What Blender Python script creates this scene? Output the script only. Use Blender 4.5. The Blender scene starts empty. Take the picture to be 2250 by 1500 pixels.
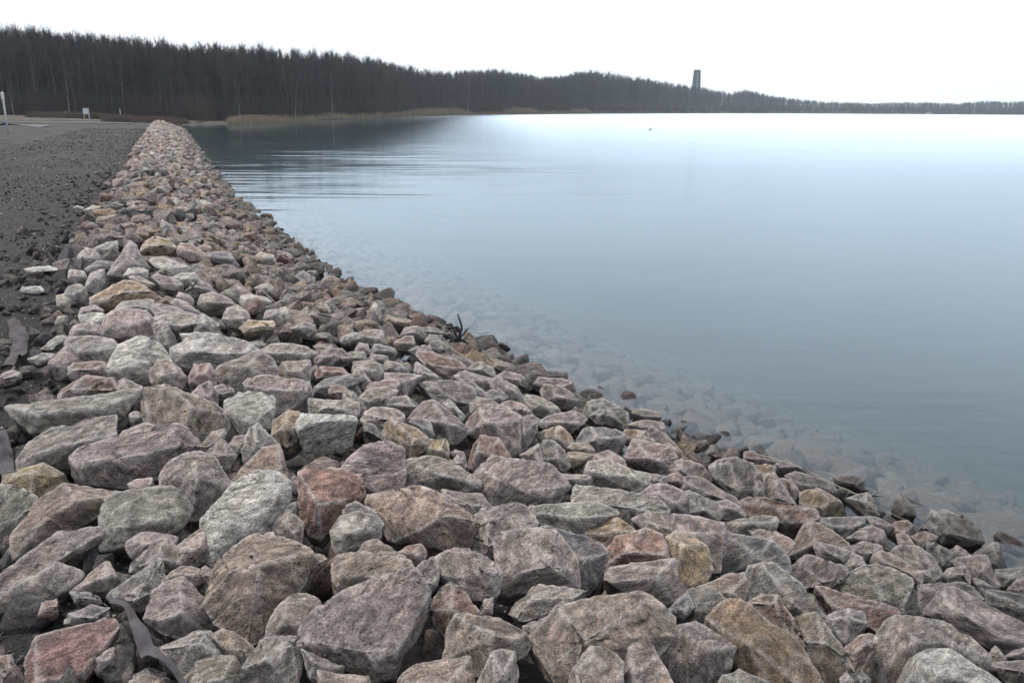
import bpy, bmesh, math, random
import numpy as np
from mathutils import Vector, noise, Matrix
sc = bpy.context.scene
R = math.radians
# ---------------- camera ----------------
FPX, CAMH = 1824.0, 2.3
PITCH, ROLL = math.atan(509.5 / FPX), R(0.42)
cam = bpy.data.cameras.new('camera'); camo = bpy.data.objects.new('camera', cam)
sc.collection.objects.link(camo); sc.camera = camo
cam.sensor_width = 22.5; cam.lens = 22.5 * FPX / 2250; cam.clip_start = 0.05; cam.clip_end = 20000
camo.location = (0, 0, CAMH)
camo.matrix_world = Matrix.Translation((0, 0, CAMH)) @ Matrix.Rotation(R(90) - PITCH, 4, 'X') @ Matrix.Rotation(ROLL, 4, 'Z')
# ---------------- world and light: overcast daylight ----------------
SUN_EL, SUN_AZ = R(60), R(-62)          # sun azimuth measured from +Y towards +X
w = bpy.data.worlds.new('World'); sc.world = w; w.use_nodes = True
nt = w.node_tree; nt.nodes.clear()
out = nt.nodes.new('ShaderNodeOutputWorld'); bg = nt.nodes.new('ShaderNodeBackground')
sky = nt.nodes.new('ShaderNodeTexSky'); sky.sky_type = 'NISHITA'; sky.sun_disc = False
sky.sun_elevation = SUN_EL; sky.sun_rotation = SUN_AZ; sky.dust_density = 4.0
bg.inputs['Strength'].default_value = 0.050
tc = nt.nodes.new('ShaderNodeTexCoord'); sep = nt.nodes.new('ShaderNodeSeparateXYZ')
ramp = nt.nodes.new('ShaderNodeValToRGB')
els = ramp.color_ramp.elements
els[0].position = 0.0; els[0].color = (8.0, 8.35, 8.7, 1)
els[1].position = 1.0; els[1].color = (11.2, 11.9, 12.9, 1)
e = els.new(0.15); e.color = (9.2, 9.95, 10.7, 1)
e = els.new(0.28); e.color = (9.6, 10.3, 11.1, 1)
e = els.new(0.5); e.color = (8.6, 9.2, 10.0, 1)
cn = nt.nodes.new('ShaderNodeTexNoise'); cn.inputs['Scale'].default_value = 2.2; cn.inputs['Detail'].default_value = 4
cmul = nt.nodes.new('ShaderNodeMapRange'); cmul.inputs[1].default_value = 0.3; cmul.inputs[2].default_value = 0.7
cmul.inputs[3].default_value = 0.93; cmul.inputs[4].default_value = 1.05
vm = nt.nodes.new('ShaderNodeVectorMath'); vm.operation = 'SCALE'
mixs = nt.nodes.new('ShaderNodeMixRGB'); mixs.inputs['Fac'].default_value = 0.88
L = nt.links.new
L(tc.outputs['Generated'], sep.inputs[0]); L(sep.outputs['Z'], ramp.inputs['Fac'])
L(tc.outputs['Generated'], cn.inputs['Vector']); L(cn.outputs['Fac'], cmul.inputs[0])
L(ramp.outputs['Color'], vm.inputs[0]); L(cmul.outputs[0], vm.inputs['Scale'])
L(sky.outputs['Color'], mixs.inputs['Color1']); L(vm.outputs[0], mixs.inputs['Color2'])
L(mixs.outputs['Color'], bg.inputs['Color']); L(bg.outputs[0], out.inputs['Surface'])
sun = bpy.data.lights.new('sun', 'SUN'); sun.energy = 1.5; sun.angle = R(12); sun.color = (1, 0.94, 0.86)
suno = bpy.data.objects.new('sun', sun); sc.collection.objects.link(suno)
sd = Vector((math.sin(SUN_AZ) * math.cos(SUN_EL), math.cos(SUN_AZ) * math.cos(SUN_EL), math.sin(SUN_EL)))
suno.rotation_euler = sd.to_track_quat('Z', 'Y').to_euler()
sc.view_settings.view_transform = 'Standard'; sc.view_settings.look = 'None'
sc.view_settings.exposure = 1.6; sc.view_settings.gamma = 1.0
sc.cycles.use_denoising = True
sc.cycles.max_bounces = 8; sc.cycles.transparent_max_bounces = 12
sc.cycles.volume_bounces = 0; sc.cycles.volume_max_steps = 64
rnd = random.Random(7); nr = np.random.RandomState(7)
# ---------------- pixel -> place helpers (photo pixels, 2250 x 1500) ----------------
CP, SP, CR, SR = math.cos(PITCH), math.sin(PITCH), math.cos(ROLL), math.sin(ROLL)
def ray(u, v):
    x = (u - 1125) / FPX; y = -(v - 750) / FPX
    x2 = x * CR - y * SR; y2 = x * SR + y * CR
    return Vector((x2, CP + y2 * SP, -SP + y2 * CP))
def at_z(u, v, z):
    d = ray(u, v); t = (z - CAMH) / d.z
    return Vector((0, 0, CAMH)) + d * t
def at_y(u, v, Y):
    d = ray(u, v); return Vector((0, 0, CAMH)) + d * (Y / d.y)
def horizon(u): return 240.5 + 0.00733 * (u - 1125)
# the bank: path edge and water line in plan
LE = np.array([(-40, 15.7), (-5, 1.6), (0, 0.1), (1.6, -0.65), (2.37, -1.25), (3.1, -1.9), (3.88, -2.52), (5.21, -3.03), (6.61, -3.71), (9.21, -4.93), (11.4, -5.8), (14.2, -6.86), (22.9, -10.34), (36.8, -16.1), (91.7, -38.3), (140, -58)])
WL = np.array([(-40, 24), (-5, 8), (0, 4.9), (3.93, 2.72), (4.49, 2.52), (5.14, 2.07), (6.0, 1.35), (6.69, .66), (7.46, .11), (8.6, -.61), (9.4, -1.2), (11.07, -2.3), (13, -3.22), (15.4, -4.46), (19.7, -6.3), (24, -8.3), (47.7, -17.8), (83.6, -32.2), (110, -42.6), (140, -55)])
def XL(y): return np.interp(y, LE[:, 0], LE[:, 1])
def XW(y): return np.interp(y, WL[:, 0], WL[:, 1])
def bank_z(x, y):           # mean top of the stones
    xl, xw = XL(y), XW(y)
    t = (x - xl) / (xw - xl)
    up = np.interp(t, [-0.15, 0, 0.12, 0.3, 1.0], [0.70, 0.72, 0.80, 0.70, 0.0])
    dn = -np.minimum((x - xw) * 0.27, 6) - 0.02 * np.maximum(x - xw - 2, 0)
    return np.where(t <= 1, up, dn)
def on_bank(u, v, lift=0.0):
    d = ray(u, v); o = Vector((0, 0, CAMH)); t = 0.8; st = 0.03
    while t < 130:
        p = o + d * t
        if p.z <= float(bank_z(p.x, p.y)) + lift: break
        t += st; st *= 1.01
    lo, hi = t - st, t
    for _ in range(12):
        m = (lo + hi) / 2; p = o + d * m
        if p.z <= float(bank_z(p.x, p.y)) + lift: hi = m
        else: lo = m
    return o + d * hi
# ---------------- object helpers ----------------
def link(o, parent=None):
    sc.collection.objects.link(o)
    if parent: o.parent = parent
    return o
def tag(o, label=None, cat=None, group=None, kind=None):
    if label: o['label'] = label
    if cat: o['category'] = cat
    if group: o['group'] = group
    if kind: o['kind'] = kind
    return o
def empty(name, loc, rz=0):
    o = bpy.data.objects.new(name, None); o.location = loc; o.rotation_euler.z = rz
    return link(o)
def mesh_np(name, V, F, mat, smooth=False, tint=None, parent=None):
    """V (n,3); F (m,k) of constant k"""
    me = bpy.data.meshes.new(name)
    V = np.asarray(V, dtype=np.float32); F = np.asarray(F, dtype=np.int32); k = F.shape[1]
    me.vertices.add(len(V)); me.vertices.foreach_set('co', V.ravel())
    me.loops.add(F.size); me.loops.foreach_set('vertex_index', F.ravel())
    me.polygons.add(len(F)); me.polygons.foreach_set('loop_start', np.arange(0, F.size, k, dtype=np.int32))
    me.update(calc_edges=True)
    me.polygons.foreach_set('use_smooth', np.full(len(F), bool(smooth)))
    if tint is not None:
        a = me.color_attributes.new('tint', 'FLOAT_COLOR', 'POINT'); a.data.foreach_set('color', np.asarray(tint, dtype=np.float32).ravel())
    me.materials.append(mat); me.validate()
    return link(bpy.data.objects.new(name, me), parent)
# ---------------- materials ----------------
def newmat(name):
    m = bpy.data.materials.new(name); m.use_nodes = True; t = m.node_tree
    b = t.nodes['Principled BSDF']; b.inputs['Specular IOR Level'].default_value = 0.3
    return m, t, b
def nd(t, typ, **kw):
    n = t.nodes.new(typ)
    for k, v in kw.items():
        if k in n.inputs: n.inputs[k].default_value = v
        else: setattr(n, k, v)
    return n
def mrange(t, src, a, b, c, d):
    n = nd(t, 'ShaderNodeMapRange'); t.links.new(src, n.inputs[0])
    for i, v in enumerate((a, b, c, d)): n.inputs[i + 1].default_value = v
    return n.outputs[0]
def math_(t, op, a, b=None):
    n = nd(t, 'ShaderNodeMath'); n.operation = op
    for i, v in enumerate((a, b)):
        if v is None: continue
        if isinstance(v, (int, float)): n.inputs[i].default_value = v
        else: t.links.new(v, n.inputs[i])
    return n.outputs[0]
def mixc(t, typ, fac, a, b):
    n = nd(t, 'ShaderNodeMixRGB'); n.blend_type = typ
    for i, v in zip(('Fac', 'Color1', 'Color2'), (fac, a, b)):
        if isinstance(v, (int, float)): n.inputs[i].default_value = v
        elif isinstance(v, tuple): n.inputs[i].default_value = v + (1,)
        else: t.links.new(v, n.inputs[i])
    return n.outputs[0]
def tnoise(t, scale, detail=5, rough=0.6, vec=None, dist=0.0):
    n = nd(t, 'ShaderNodeTexNoise'); n.inputs['Scale'].default_value = scale
    n.inputs['Detail'].default_value = detail; n.inputs['Roughness'].default_value = rough; n.inputs['Distortion'].default_value = dist
    if vec is not None: t.links.new(vec, n.inputs['Vector'])
    return n.outputs['Fac']
def simple(name, col, rough=0.8, var=0.25, scale=20, metal=0.0, bump=0.2):
    m, t, b = newmat(name)
    g = nd(t, 'ShaderNodeNewGeometry').outputs['Position']
    f = tnoise(t, scale, 6, 0.65, g)
    k = mrange(t, f, 0.3, 0.7, 1 - var, 1 + var)
    v = nd(t, 'ShaderNodeVectorMath'); v.operation = 'SCALE'; v.inputs[0].default_value = col
    t.links.new(k, v.inputs['Scale']); t.links.new(v.outputs[0], b.inputs['Base Color'])
    b.inputs['Roughness'].default_value = rough; b.inputs['Metallic'].default_value = metal
    bp = nd(t, 'ShaderNodeBump', Strength=bump, Distance=0.02); t.links.new(f, bp.inputs['Height']); t.links.new(bp.outputs[0], b.inputs['Normal'])
    return m
def rock_material():
    m, t, b = newmat('weathered_stone')
    P = nd(t, 'ShaderNodeNewGeometry'); pos = P.outputs['Position']
    at = nd(t, 'ShaderNodeAttribute'); at.attribute_name = 'tint'
    col = at.outputs['Color']; pit = at.outputs['Alpha']
    # strata stretched coordinates give streaks
    mp = nd(t, 'ShaderNodeMapping'); mp.inputs['Rotation'].default_value = (0.5, 0.4, 0.3); mp.inputs['Scale'].default_value = (1, 1, 2.5)
    sc_ = nd(t, 'ShaderNodeSeparateColor'); t.links.new(col, sc_.inputs[0])
    ang = math_(t, 'MULTIPLY', math_(t, 'FRACT', math_(t, 'MULTIPLY', sc_.outputs[0], 613.0)), 6.283)
    vr = nd(t, 'ShaderNodeVectorRotate'); vr.inputs['Axis'].default_value = (.8, .55, .2); t.links.new(pos, vr.inputs['Vector']); t.links.new(ang, vr.inputs['Angle'])
    t.links.new(vr.outputs[0], mp.inputs['Vector'])
    big = tnoise(t, 5, 3, 0.6, pos, 0.6); med = tnoise(t, 22, 6, 0.72, mp.outputs[0], 0.5); fine = tnoise(t, 150, 5, 0.75, pos)
    grain = tnoise(t, 420, 3, 0.8, pos)
    ochre = mrange(t, tnoise(t, 7, 5, 0.65, mp.outputs[0], 0.4), 0.60, 0.74, 0.0, 0.45)
    c = mixc(t, 'MIX', ochre, col, (0.27, 0.165, 0.085))
    pinkf = mrange(t, big, 0.50, 0.68, 0.0, 0.42)
    c = mixc(t, 'MIX', pinkf, c, (0.235, 0.168, 0.148))
    grf = mrange(t, tnoise(t, 9, 4, 0.6, pos), 0.55, 0.7, 0.0, 0.45)
    c = mixc(t, 'MIX', grf, c, (0.185, 0.18, 0.165))
    k = math_(t, 'MULTIPLY', mrange(t, med, 0.36, 0.64, 0.5, 1.5), mrange(t, fine, 0.36, 0.64, 0.55, 1.5))
    k = math_(t, 'MULTIPLY', k, mrange(t, tnoise(t, 10, 4, .6, mp.outputs[0], 1.2), 0.38, 0.62, 0.6, 1.45))
    k = math_(t, 'MULTIPLY', k, mrange(t, grain, 0.36, 0.64, 0.55, 1.5))
    # dark pits
    vo = nd(t, 'ShaderNodeTexVoronoi'); vo.inputs['Scale'].default_value = 62; t.links.new(pos, vo.inputs['Vector'])
    vo2 = nd(t, 'ShaderNodeTexVoronoi'); vo2.inputs['Scale'].default_value = 27; t.links.new(pos, vo2.inputs['Vector'])
    pm = math_(t, 'MAXIMUM', mrange(t, vo.outputs['Distance'], 0.12, 0.30, 1.0, 0.0), mrange(t, vo2.outputs['Distance'], 0.10, 0.2, 1.0, 0.0))
    pm = math_(t, 'MULTIPLY', pm, mrange(t, tnoise(t, 14, 3, 0.5, pos), 0.42, 0.6, 0.0, 1.0))
    pm = math_(t, 'MULTIPLY', pm, pit)
    k = math_(t, 'MULTIPLY', k, mrange(t, pm, 0, 1, 1.0, 0.38))
    # paler crushed edges
    wa = nd(t, 'ShaderNodeAttribute'); wa.attribute_name = 'wear'; ed = wa.outputs['Fac']
    ed = math_(t, 'MULTIPLY', ed, mrange(t, math_(t, 'ADD', fine, med), 0.80, 1.06, 0.15, 1.0))
    v = nd(t, 'ShaderNodeVectorMath'); v.operation = 'SCALE'; t.links.new(c, v.inputs[0]); t.links.new(k, v.inputs['Scale'])
    c2 = mixc(t, 'MIX', math_(t, 'MULTIPLY', ed, 0.55), v.outputs[0], (0.60, 0.55, 0.52))
    # wet stone just above and below the waterline
    sz = nd(t, 'ShaderNodeSeparateXYZ'); t.links.new(pos, sz.inputs[0])
    hz = math_(t, 'ADD', sz.outputs['Z'], mrange(t, big, 0.3, 0.7, -0.05, 0.05))
    wet = mrange(t, hz, 0.04, 0.13, 1.0, 0.0)
    lowf = mrange(t, hz, 0.08, 0.5, 0.62, 1.0)  # stone colour also darkens gradually down towards the water level
    under = mrange(t, sz.outputs['Z'], -0.06, -0.01, 1.0, 0.0)
    wd = math_(t, 'SUBTRACT', wet, under); wd = math_(t, 'MAXIMUM', wd, 0.0)
    kk = math_(t, 'MULTIPLY', mrange(t, wd, 0, 1, 1.0, 0.36), lowf)
    kk = math_(t, 'MAXIMUM', kk, mrange(t, under, 0, 1, 0.0, 1.0))
    v2 = nd(t, 'ShaderNodeVectorMath'); v2.operation = 'SCALE'; t.links.new(c2, v2.inputs[0]); t.links.new(kk, v2.inputs['Scale'])
    silt = mixc(t, 'MIX', math_(t, 'MULTIPLY', under, 0.78), v2.outputs[0], (0.085, 0.078, 0.060))
    t.links.new(silt, b.inputs['Base Color'])
    t.links.new(mrange(t, wet, 0, 1, 0.82, 0.45), b.inputs['Roughness'])
    h = math_(t, 'ADD', math_(t, 'MULTIPLY', med, 1.3), math_(t, 'ADD', math_(t, 'MULTIPLY', fine, 0.55), math_(t, 'MULTIPLY', grain, 0.18)))
    h = math_(t, 'SUBTRACT', h, math_(t, 'MULTIPLY', pm, 0.5))
    bp = nd(t, 'ShaderNodeBump', Strength=1.0, Distance=0.024); t.links.new(h, bp.inputs['Height']); t.links.new(bp.outputs[0], b.inputs['Normal'])
    return m
M_ROCK = rock_material()
def ground_material():
    m, t, b = newmat('dark_gravel_soil')
    P = nd(t, 'ShaderNodeNewGeometry'); pos = P.outputs['Position']
    at = nd(t, 'ShaderNodeAttribute'); at.attribute_name = 'tint'
    big = tnoise(t, 0.9, 5, 0.65, pos); med = tnoise(t, 11, 6, 0.75, pos); fine = tnoise(t, 75, 4, 0.7, pos)
    vo = nd(t, 'ShaderNodeTexVoronoi'); vo.inputs['Scale'].default_value = 55; t.links.new(pos, vo.inputs['Vector'])
    k = math_(t, 'MULTIPLY', mrange(t, big, 0.36, 0.64, 0.6, 1.35), mrange(t, med, 0.36, 0.64, 0.45, 1.55))
    k = math_(t, 'MULTIPLY', k, mrange(t, fine, 0.36, 0.64, 0.35, 1.75))
    v = nd(t, 'ShaderNodeVectorMath'); v.operation = 'SCALE'; t.links.new(at.outputs['Color'], v.inputs[0]); t.links.new(k, v.inputs['Scale'])
    sp = nd(t, 'ShaderNodeSeparateColor'); t.links.new(vo.outputs['Color'], sp.inputs[0])
    chip = math_(t, 'MULTIPLY', mrange(t, sp.outputs[0], 0.90, 0.93, 0, 1), mrange(t, vo.outputs['Distance'], 0.28, 0.36, 1, 0))
    chip = math_(t, 'MULTIPLY', chip, at.outputs['Alpha'])
    c = mixc(t, 'MIX', chip, v.outputs[0], (0.36, 0.34, 0.31))
    t.links.new(c, b.inputs['Base Color']); b.inputs['Roughness'].default_value = 0.9
    h = math_(t, 'ADD', math_(t, 'MULTIPLY', med, 1.2), fine); h = math_(t, 'ADD', h, math_(t, 'MULTIPLY', vo.outputs['Distance'], -0.6))
    bp = nd(t, 'ShaderNodeBump', Strength=1.0, Distance=0.03); t.links.new(h, bp.inputs['Height']); t.links.new(bp.outputs[0], b.inputs['Normal'])
    return m
M_GROUND = ground_material()
def water_material():
    m = bpy.data.materials.new('lake_water'); m.use_nodes = True; t = m.node_tree; t.nodes.clear()
    o = nd(t, 'ShaderNodeOutputMaterial'); mix = nd(t, 'ShaderNodeMixShader')
    gl = nd(t, 'ShaderNodeBsdfGlossy'); gl.inputs['Color'].default_value = (0.80, 0.90, 0.99, 1)
    tr = nd(t, 'ShaderNodeBsdfTransparent'); fr = nd(t, 'ShaderNodeFresnel', IOR=1.333)
    pos = nd(t, 'ShaderNodeNewGeometry').outputs['Position']
    sp = nd(t, 'ShaderNodeSeparateXYZ'); t.links.new(pos, sp.inputs[0]); X, Y = sp.outputs['X'], sp.outputs['Y']
    def stretch(sx, sy, rz):
        mp = nd(t, 'ShaderNodeMapping'); mp.inputs['Scale'].default_value = (sx, sy, 1); mp.inputs['Rotation'].default_value = (0, 0, rz)
        t.links.new(pos, mp.inputs['Vector']); return mp.outputs[0]
    # swell: long crests seen across the view, strongest in a belt some 18-45 m out
    wv = tnoise(t, 1.0, 2.5, .5, stretch(0.055, 0.62, -0.10), 0.7); wv2 = tnoise(t, 1.0, 2, .5, stretch(0.16, 1.5, -0.02), 0.5)
    wv = math_(t, 'ADD', wv, math_(t, 'MULTIPLY', wv2, 0.35))
    belt = math_(t, 'MULTIPLY', mrange(t, Y, 10, 24, 0, 1), mrange(t, Y, 38, 70, 1, 0.2))
    belt = math_(t, 'MULTIPLY', belt, mrange(t, X, 8.0, -6.0, 0.12, 1.0))
    belt = math_(t, 'MULTIPLY', belt, mrange(t, tnoise(t, 0.12, 2, .5, pos), .38, .6, .25, 1.2))
    small = tnoise(t, 2.6, 3, 0.55, stretch(0.35, 1.5, 0.05)); tiny = tnoise(t, 7.5, 3, 0.6, stretch(0.4, 1.4, -0.1))
    mid = tnoise(t, 0.55, 3, 0.5, stretch(0.3, 1.3, 0.08))
    calm = mrange(t, X, -14, 4, 0.35, 1.0)
    h = math_(t, 'MULTIPLY', math_(t, 'MULTIPLY', wv, belt), 0.05)
    h = math_(t, 'ADD', h, math_(t, 'MULTIPLY', math_(t, 'MULTIPLY', small, calm), 0.0038))
    h = math_(t, 'ADD', h, math_(t, 'MULTIPLY', math_(t, 'MULTIPLY', tiny, calm), 0.0017))
    h = math_(t, 'ADD', h, math_(t, 'MULTIPLY', math_(t, 'MULTIPLY', mid, calm), 0.006))
    bp = nd(t, 'ShaderNodeBump', Strength=1.0, Distance=1.0); t.links.new(h, bp.inputs['Height'])
    t.links.new(bp.outputs[0], gl.inputs['Normal']); t.links.new(bp.outputs[0], fr.inputs['Normal'])
    wind = math_(t, 'MULTIPLY', mrange(t, X, -16, 4, 0, 1), mrange(t, Y, 8, 42, 0.25, 1))
    t.links.new(math_(t, 'ADD', mrange(t, wind, 0, 1, 0.015, 0.20), mrange(t, math_(t, 'ADD', Y, math_(t, 'MULTIPLY', X, 2.0)), 40, 260, 0, 0.16)), gl.inputs['Roughness'])
    t.links.new(fr.outputs[0], mix.inputs[0]); t.links.new(tr.outputs[0], mix.inputs[1]); t.links.new(gl.outputs[0], mix.inputs[2])
    t.links.new(mix.outputs[0], o.inputs['Surface'])
    pv = nd(t, 'ShaderNodeVolumePrincipled'); pv.inputs['Color'].default_value = (0.05, 0.062, 0.070, 1); pv.inputs['Density'].default_value = 0.75
    pv.inputs['Absorption Color'].default_value = (0.60, 0.68, 0.69, 1); pv.inputs['Anisotropy'].default_value = 0.3
    t.links.new(pv.outputs[0], o.inputs['Volume'])
    return m
def on_screen_row(x, y):
    d = Vector((x, y, float(bank_z(x, y)) - CAMH)); yy = d.y * CP - d.z * SP; zz = d.y * SP + d.z * CP
    yr = -d.x * SR / yy + zz / yy * CR
    return 750 - FPX * yr
HAZE = 0.00020
# ---------------- the setting: ground, road, lake ----------------
# skyline and far shore as read off the photograph: pixel column -> distance of the shore, row of the tree tops
SH = np.array([(-900, 112), (-400, 118), (0, 124), (200, 130), (330, 126), (430, 117), (480, 121), (600, 142), (800, 205), (1000, 330), (1200, 440), (1400, 620), (1600, 830), (1800, 980), (2000, 1060), (2250, 1080), (2800, 1100)], float)
SKY = np.array([(-900, 20), (-400, 40), (0, 62), (150, 72), (250, 80), (400, 95), (520, 100), (650, 113), (730, 116), (850, 135), (950, 158), (1020, 157), (1080, 155), (1180, 170), (1240, 168), (1280, 158), (1330, 160), (1400, 172), (1480, 185), (1540, 192), (1600, 204), (1640, 197), (1700, 212), (1800, 222), (1900, 226), (2000, 224), (2100, 227), (2150, 222), (2250, 222), (2800, 224)], float)
def col_dir(u):
    d = ray(u, horizon(u)); v = Vector((d.x, d.y)); return v / v.y
def pt(u, D): v = col_dir(u); return np.array((v.x * D, v.y * D))
us = np.concatenate([np.arange(430, 2801, 30)])
far = np.array([pt(u, np.interp(u, SH[:, 0], SH[:, 1]) * (1 + 0.012 * math.sin(u * 0.05) + 0.008 * math.sin(u * 0.013))) for u in us])
near = np.array([(XW(y), y) for y in np.concatenate([np.arange(-40, 12, 1.0), np.arange(12, 112, 3.0)])])
shore = np.vstack([near, far])
def shore_dist(x, y):
    """distance to the shoreline, positive on land"""
    x = np.asarray(x, float); y = np.asarray(y, float); d = np.full(x.shape, 1e9)
    for a, b in zip(shore[:-1], shore[1:]):
        ab = b - a; t = np.clip(((x - a[0]) * ab[0] + (y - a[1]) * ab[1]) / (ab @ ab), 0, 1)
        d = np.minimum(d, np.hypot(x - a[0] - t * ab[0], y - a[1] - t * ab[1]))
    poly = np.vstack([shore, [(3000, 900), (3000, -40)]])
    ins = np.zeros(x.shape, bool); j = len(poly) - 1
    for i in range(len(poly)):
        xi, yi = poly[i]; xj, yj = poly[j]
        c = ((yi > y) != (yj > y)) & (x < (xj - xi) * (y - yi) / ((yj - yi) or 1e-9) + xi)
        ins ^= c; j = i
    return np.where(ins, -d, d)
tabu = np.arange(-900, 2801, 10); tabt = np.array([col_dir(u).x for u in tabu])
def col_of(x, y): return np.interp(x / np.maximum(y, 1e-3), tabt, tabu)
def frontD(u): return np.interp(u, SH[:, 0], SH[:, 1]) + np.interp(u, [300, 480], [3, 7])
def topz(u, D): return CAMH + (horizon(u) - np.interp(u, SKY[:, 0], SKY[:, 1])) / FPX * D * 0.93
def land_z(x, y):
    x = np.asarray(x, float); y = np.asarray(y, float)
    lat = XL(y) - x                                            # metres to the land side of the path edge
    base = np.interp(lat, [0, 5.1, 7.4, 8, 400], [0.70, 0.72, 1.20, 1.22, 1.3])
    fade = np.clip((64 - y) / 14, 0, 1)
    base = 0.7 * (1 - fade) + base * fade
    bz = bank_z(x, y) - 0.03 - np.where(y < 12, 0.27, 0.17) * np.clip((-lat - 0.05) / 0.7, 0, 1)
    z = np.where((lat < 0.3) & (y < 96), np.minimum(bz, 0.68), base)
    z = np.where((lat < 0.3) & (lat > -0.5) & (y < 96), np.minimum(z, 0.68), z)
    sdist = shore_dist(x, y)
    gen = np.interp(sdist, [-40, -2, 0, 1.0, 6, 14, 30], [-7, -0.6, -0.03, 0.22, 0.5, 0.75, 0.95])
    k = np.clip((y - 88) / 8, 0, 1)
    z = z * (1 - k) + gen * k
    # wooded rise behind the far shore
    u = col_of(x, y); e = y - frontD(u)
    hm = np.maximum(topz(u, frontD(u) * 1.25) - 0.7, 3) * 0.50
    s = np.clip((e - 6) / (0.22 * frontD(u) + 12), 0, 1); s = s * s * (3 - 2 * s)
    z = z + np.where(y > 60, hm * s, 0)
    return z
def ground_sheet():
    a = np.radians(np.concatenate([np.arange(-180, -50, 6.0), np.arange(-50, 50, 0.28), np.arange(50, 180.1, 6.0)]))
    r = np.concatenate([[0.0], np.geomspace(0.4, 30, 210), np.geomspace(30, 1700, 200)[1:]])
    A, Rr = np.meshgrid(a, r); x = Rr * np.sin(A); y = Rr * np.cos(A)
    z = land_z(x.ravel(), y.ravel()).reshape(x.shape)
    nz = np.array([noise.fractal(Vector((px * 2.2, py * 2.2, 0)), 1.0, 2.0, 4) for px, py in zip(x.ravel(), y.ravel())]).reshape(x.shape)
    nz2 = np.array([noise.noise(Vector((px * 0.35, py * 0.35, 4))) for px, py in zip(x.ravel(), y.ravel())]).reshape(x.shape)
    z = z + nz * np.where(Rr < 30, 0.022, 0.05) + nz2 * 0.03
    V = np.stack([x, y, z], -1).reshape(-1, 3); n, m = x.shape
    i = np.arange(n - 1)[:, None] * m + np.arange(m - 1)[None]
    F = np.stack([i, i + 1, i + m + 1, i + m], -1).reshape(-1, 4)[:, ::-1]
    # colours the ground itself has
    X, Y, Z = V.T
    lat = XL(Y) - X; col = np.tile(np.array([0.019, 0.017, 0.016, 1.0]), (len(V), 1))
    far_ = np.clip((Y - 14) / 30, 0, 1)[:, None]; col[:, :3] += far_ * np.array([0.008, 0.007, 0.008])
    bankm = ((lat > 5.0) & (lat < 7.7) & (Y < 62)); col[bankm] = (0.036, 0.034, 0.029, 0.2)
    verge = (lat > 7.7) & (Y < 100); col[verge] = (0.026, 0.025, 0.022, 0.2)
    sdv = shore_dist(X, Y)
    brown = (Y > 96) & (sdv > 0); col[brown] = (0.045, 0.038, 0.028, 0.0)
    brown2 = brown & (nz2.ravel() > 0.05); col[brown2] = (0.062, 0.050, 0.035, 0.0)
    u = col_of(X, Y); wood = (Y > 60) & (Y > frontD(u) + 4); col[wood] = (0.022, 0.020, 0.017, 0.0)
    under = (Z < 0.0); col[under] = (0.16, 0.155, 0.13, 0.0); col[(Z < 0.12) & (Y > 60)] = (0.03, 0.028, 0.022, 0.0)
    o = mesh_np('ground', V, F, M_GROUND, True, col); tag(o, kind='structure')
    return o
ground = ground_sheet()
def strip(name, latfun, ys, dz, mat):
    V = []; F = []
    for k, y in enumerate(ys):
        l0, l1 = latfun(y)
        for q in range(9):
            l = l0 + (l1 - l0) * q / 8; x = float(XL(y)) - l
            V.append((x, y, float(land_z(x, y)) + dz))
    for k in range(len(ys) - 1):
        for q in range(8):
            i = k * 9 + q; F.append((i, i + 1, i + 10, i + 9))
    o = mesh_np(name, V, np.array(F), mat, True); tag(o, kind='structure'); return o
M_ASPH = simple('asphalt', (0.06, 0.067, 0.076), 0.7, 0.2, 14, bump=0.15)
M_SAND = simple('pale_sand', (0.12, 0.11, 0.096), 0.9, 0.5, 1.2)
strip('road', lambda y: (8.3, 12.8), np.arange(28, 72, 1.0), 0.085, M_ASPH)
strip('side_road', lambda y: (9.0 + (y - 100) * -1.3, 12.0 + (y - 100) * -1.3), np.arange(99, 110, 1.0), 0.10, M_ASPH)
strip('sand', lambda y: (1.5 + 1.2 * math.sin(y * 1.3), 13 + 2.0 * math.sin(y)), np.arange(82, 85, 1.0), 0.09, M_SAND)
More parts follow.
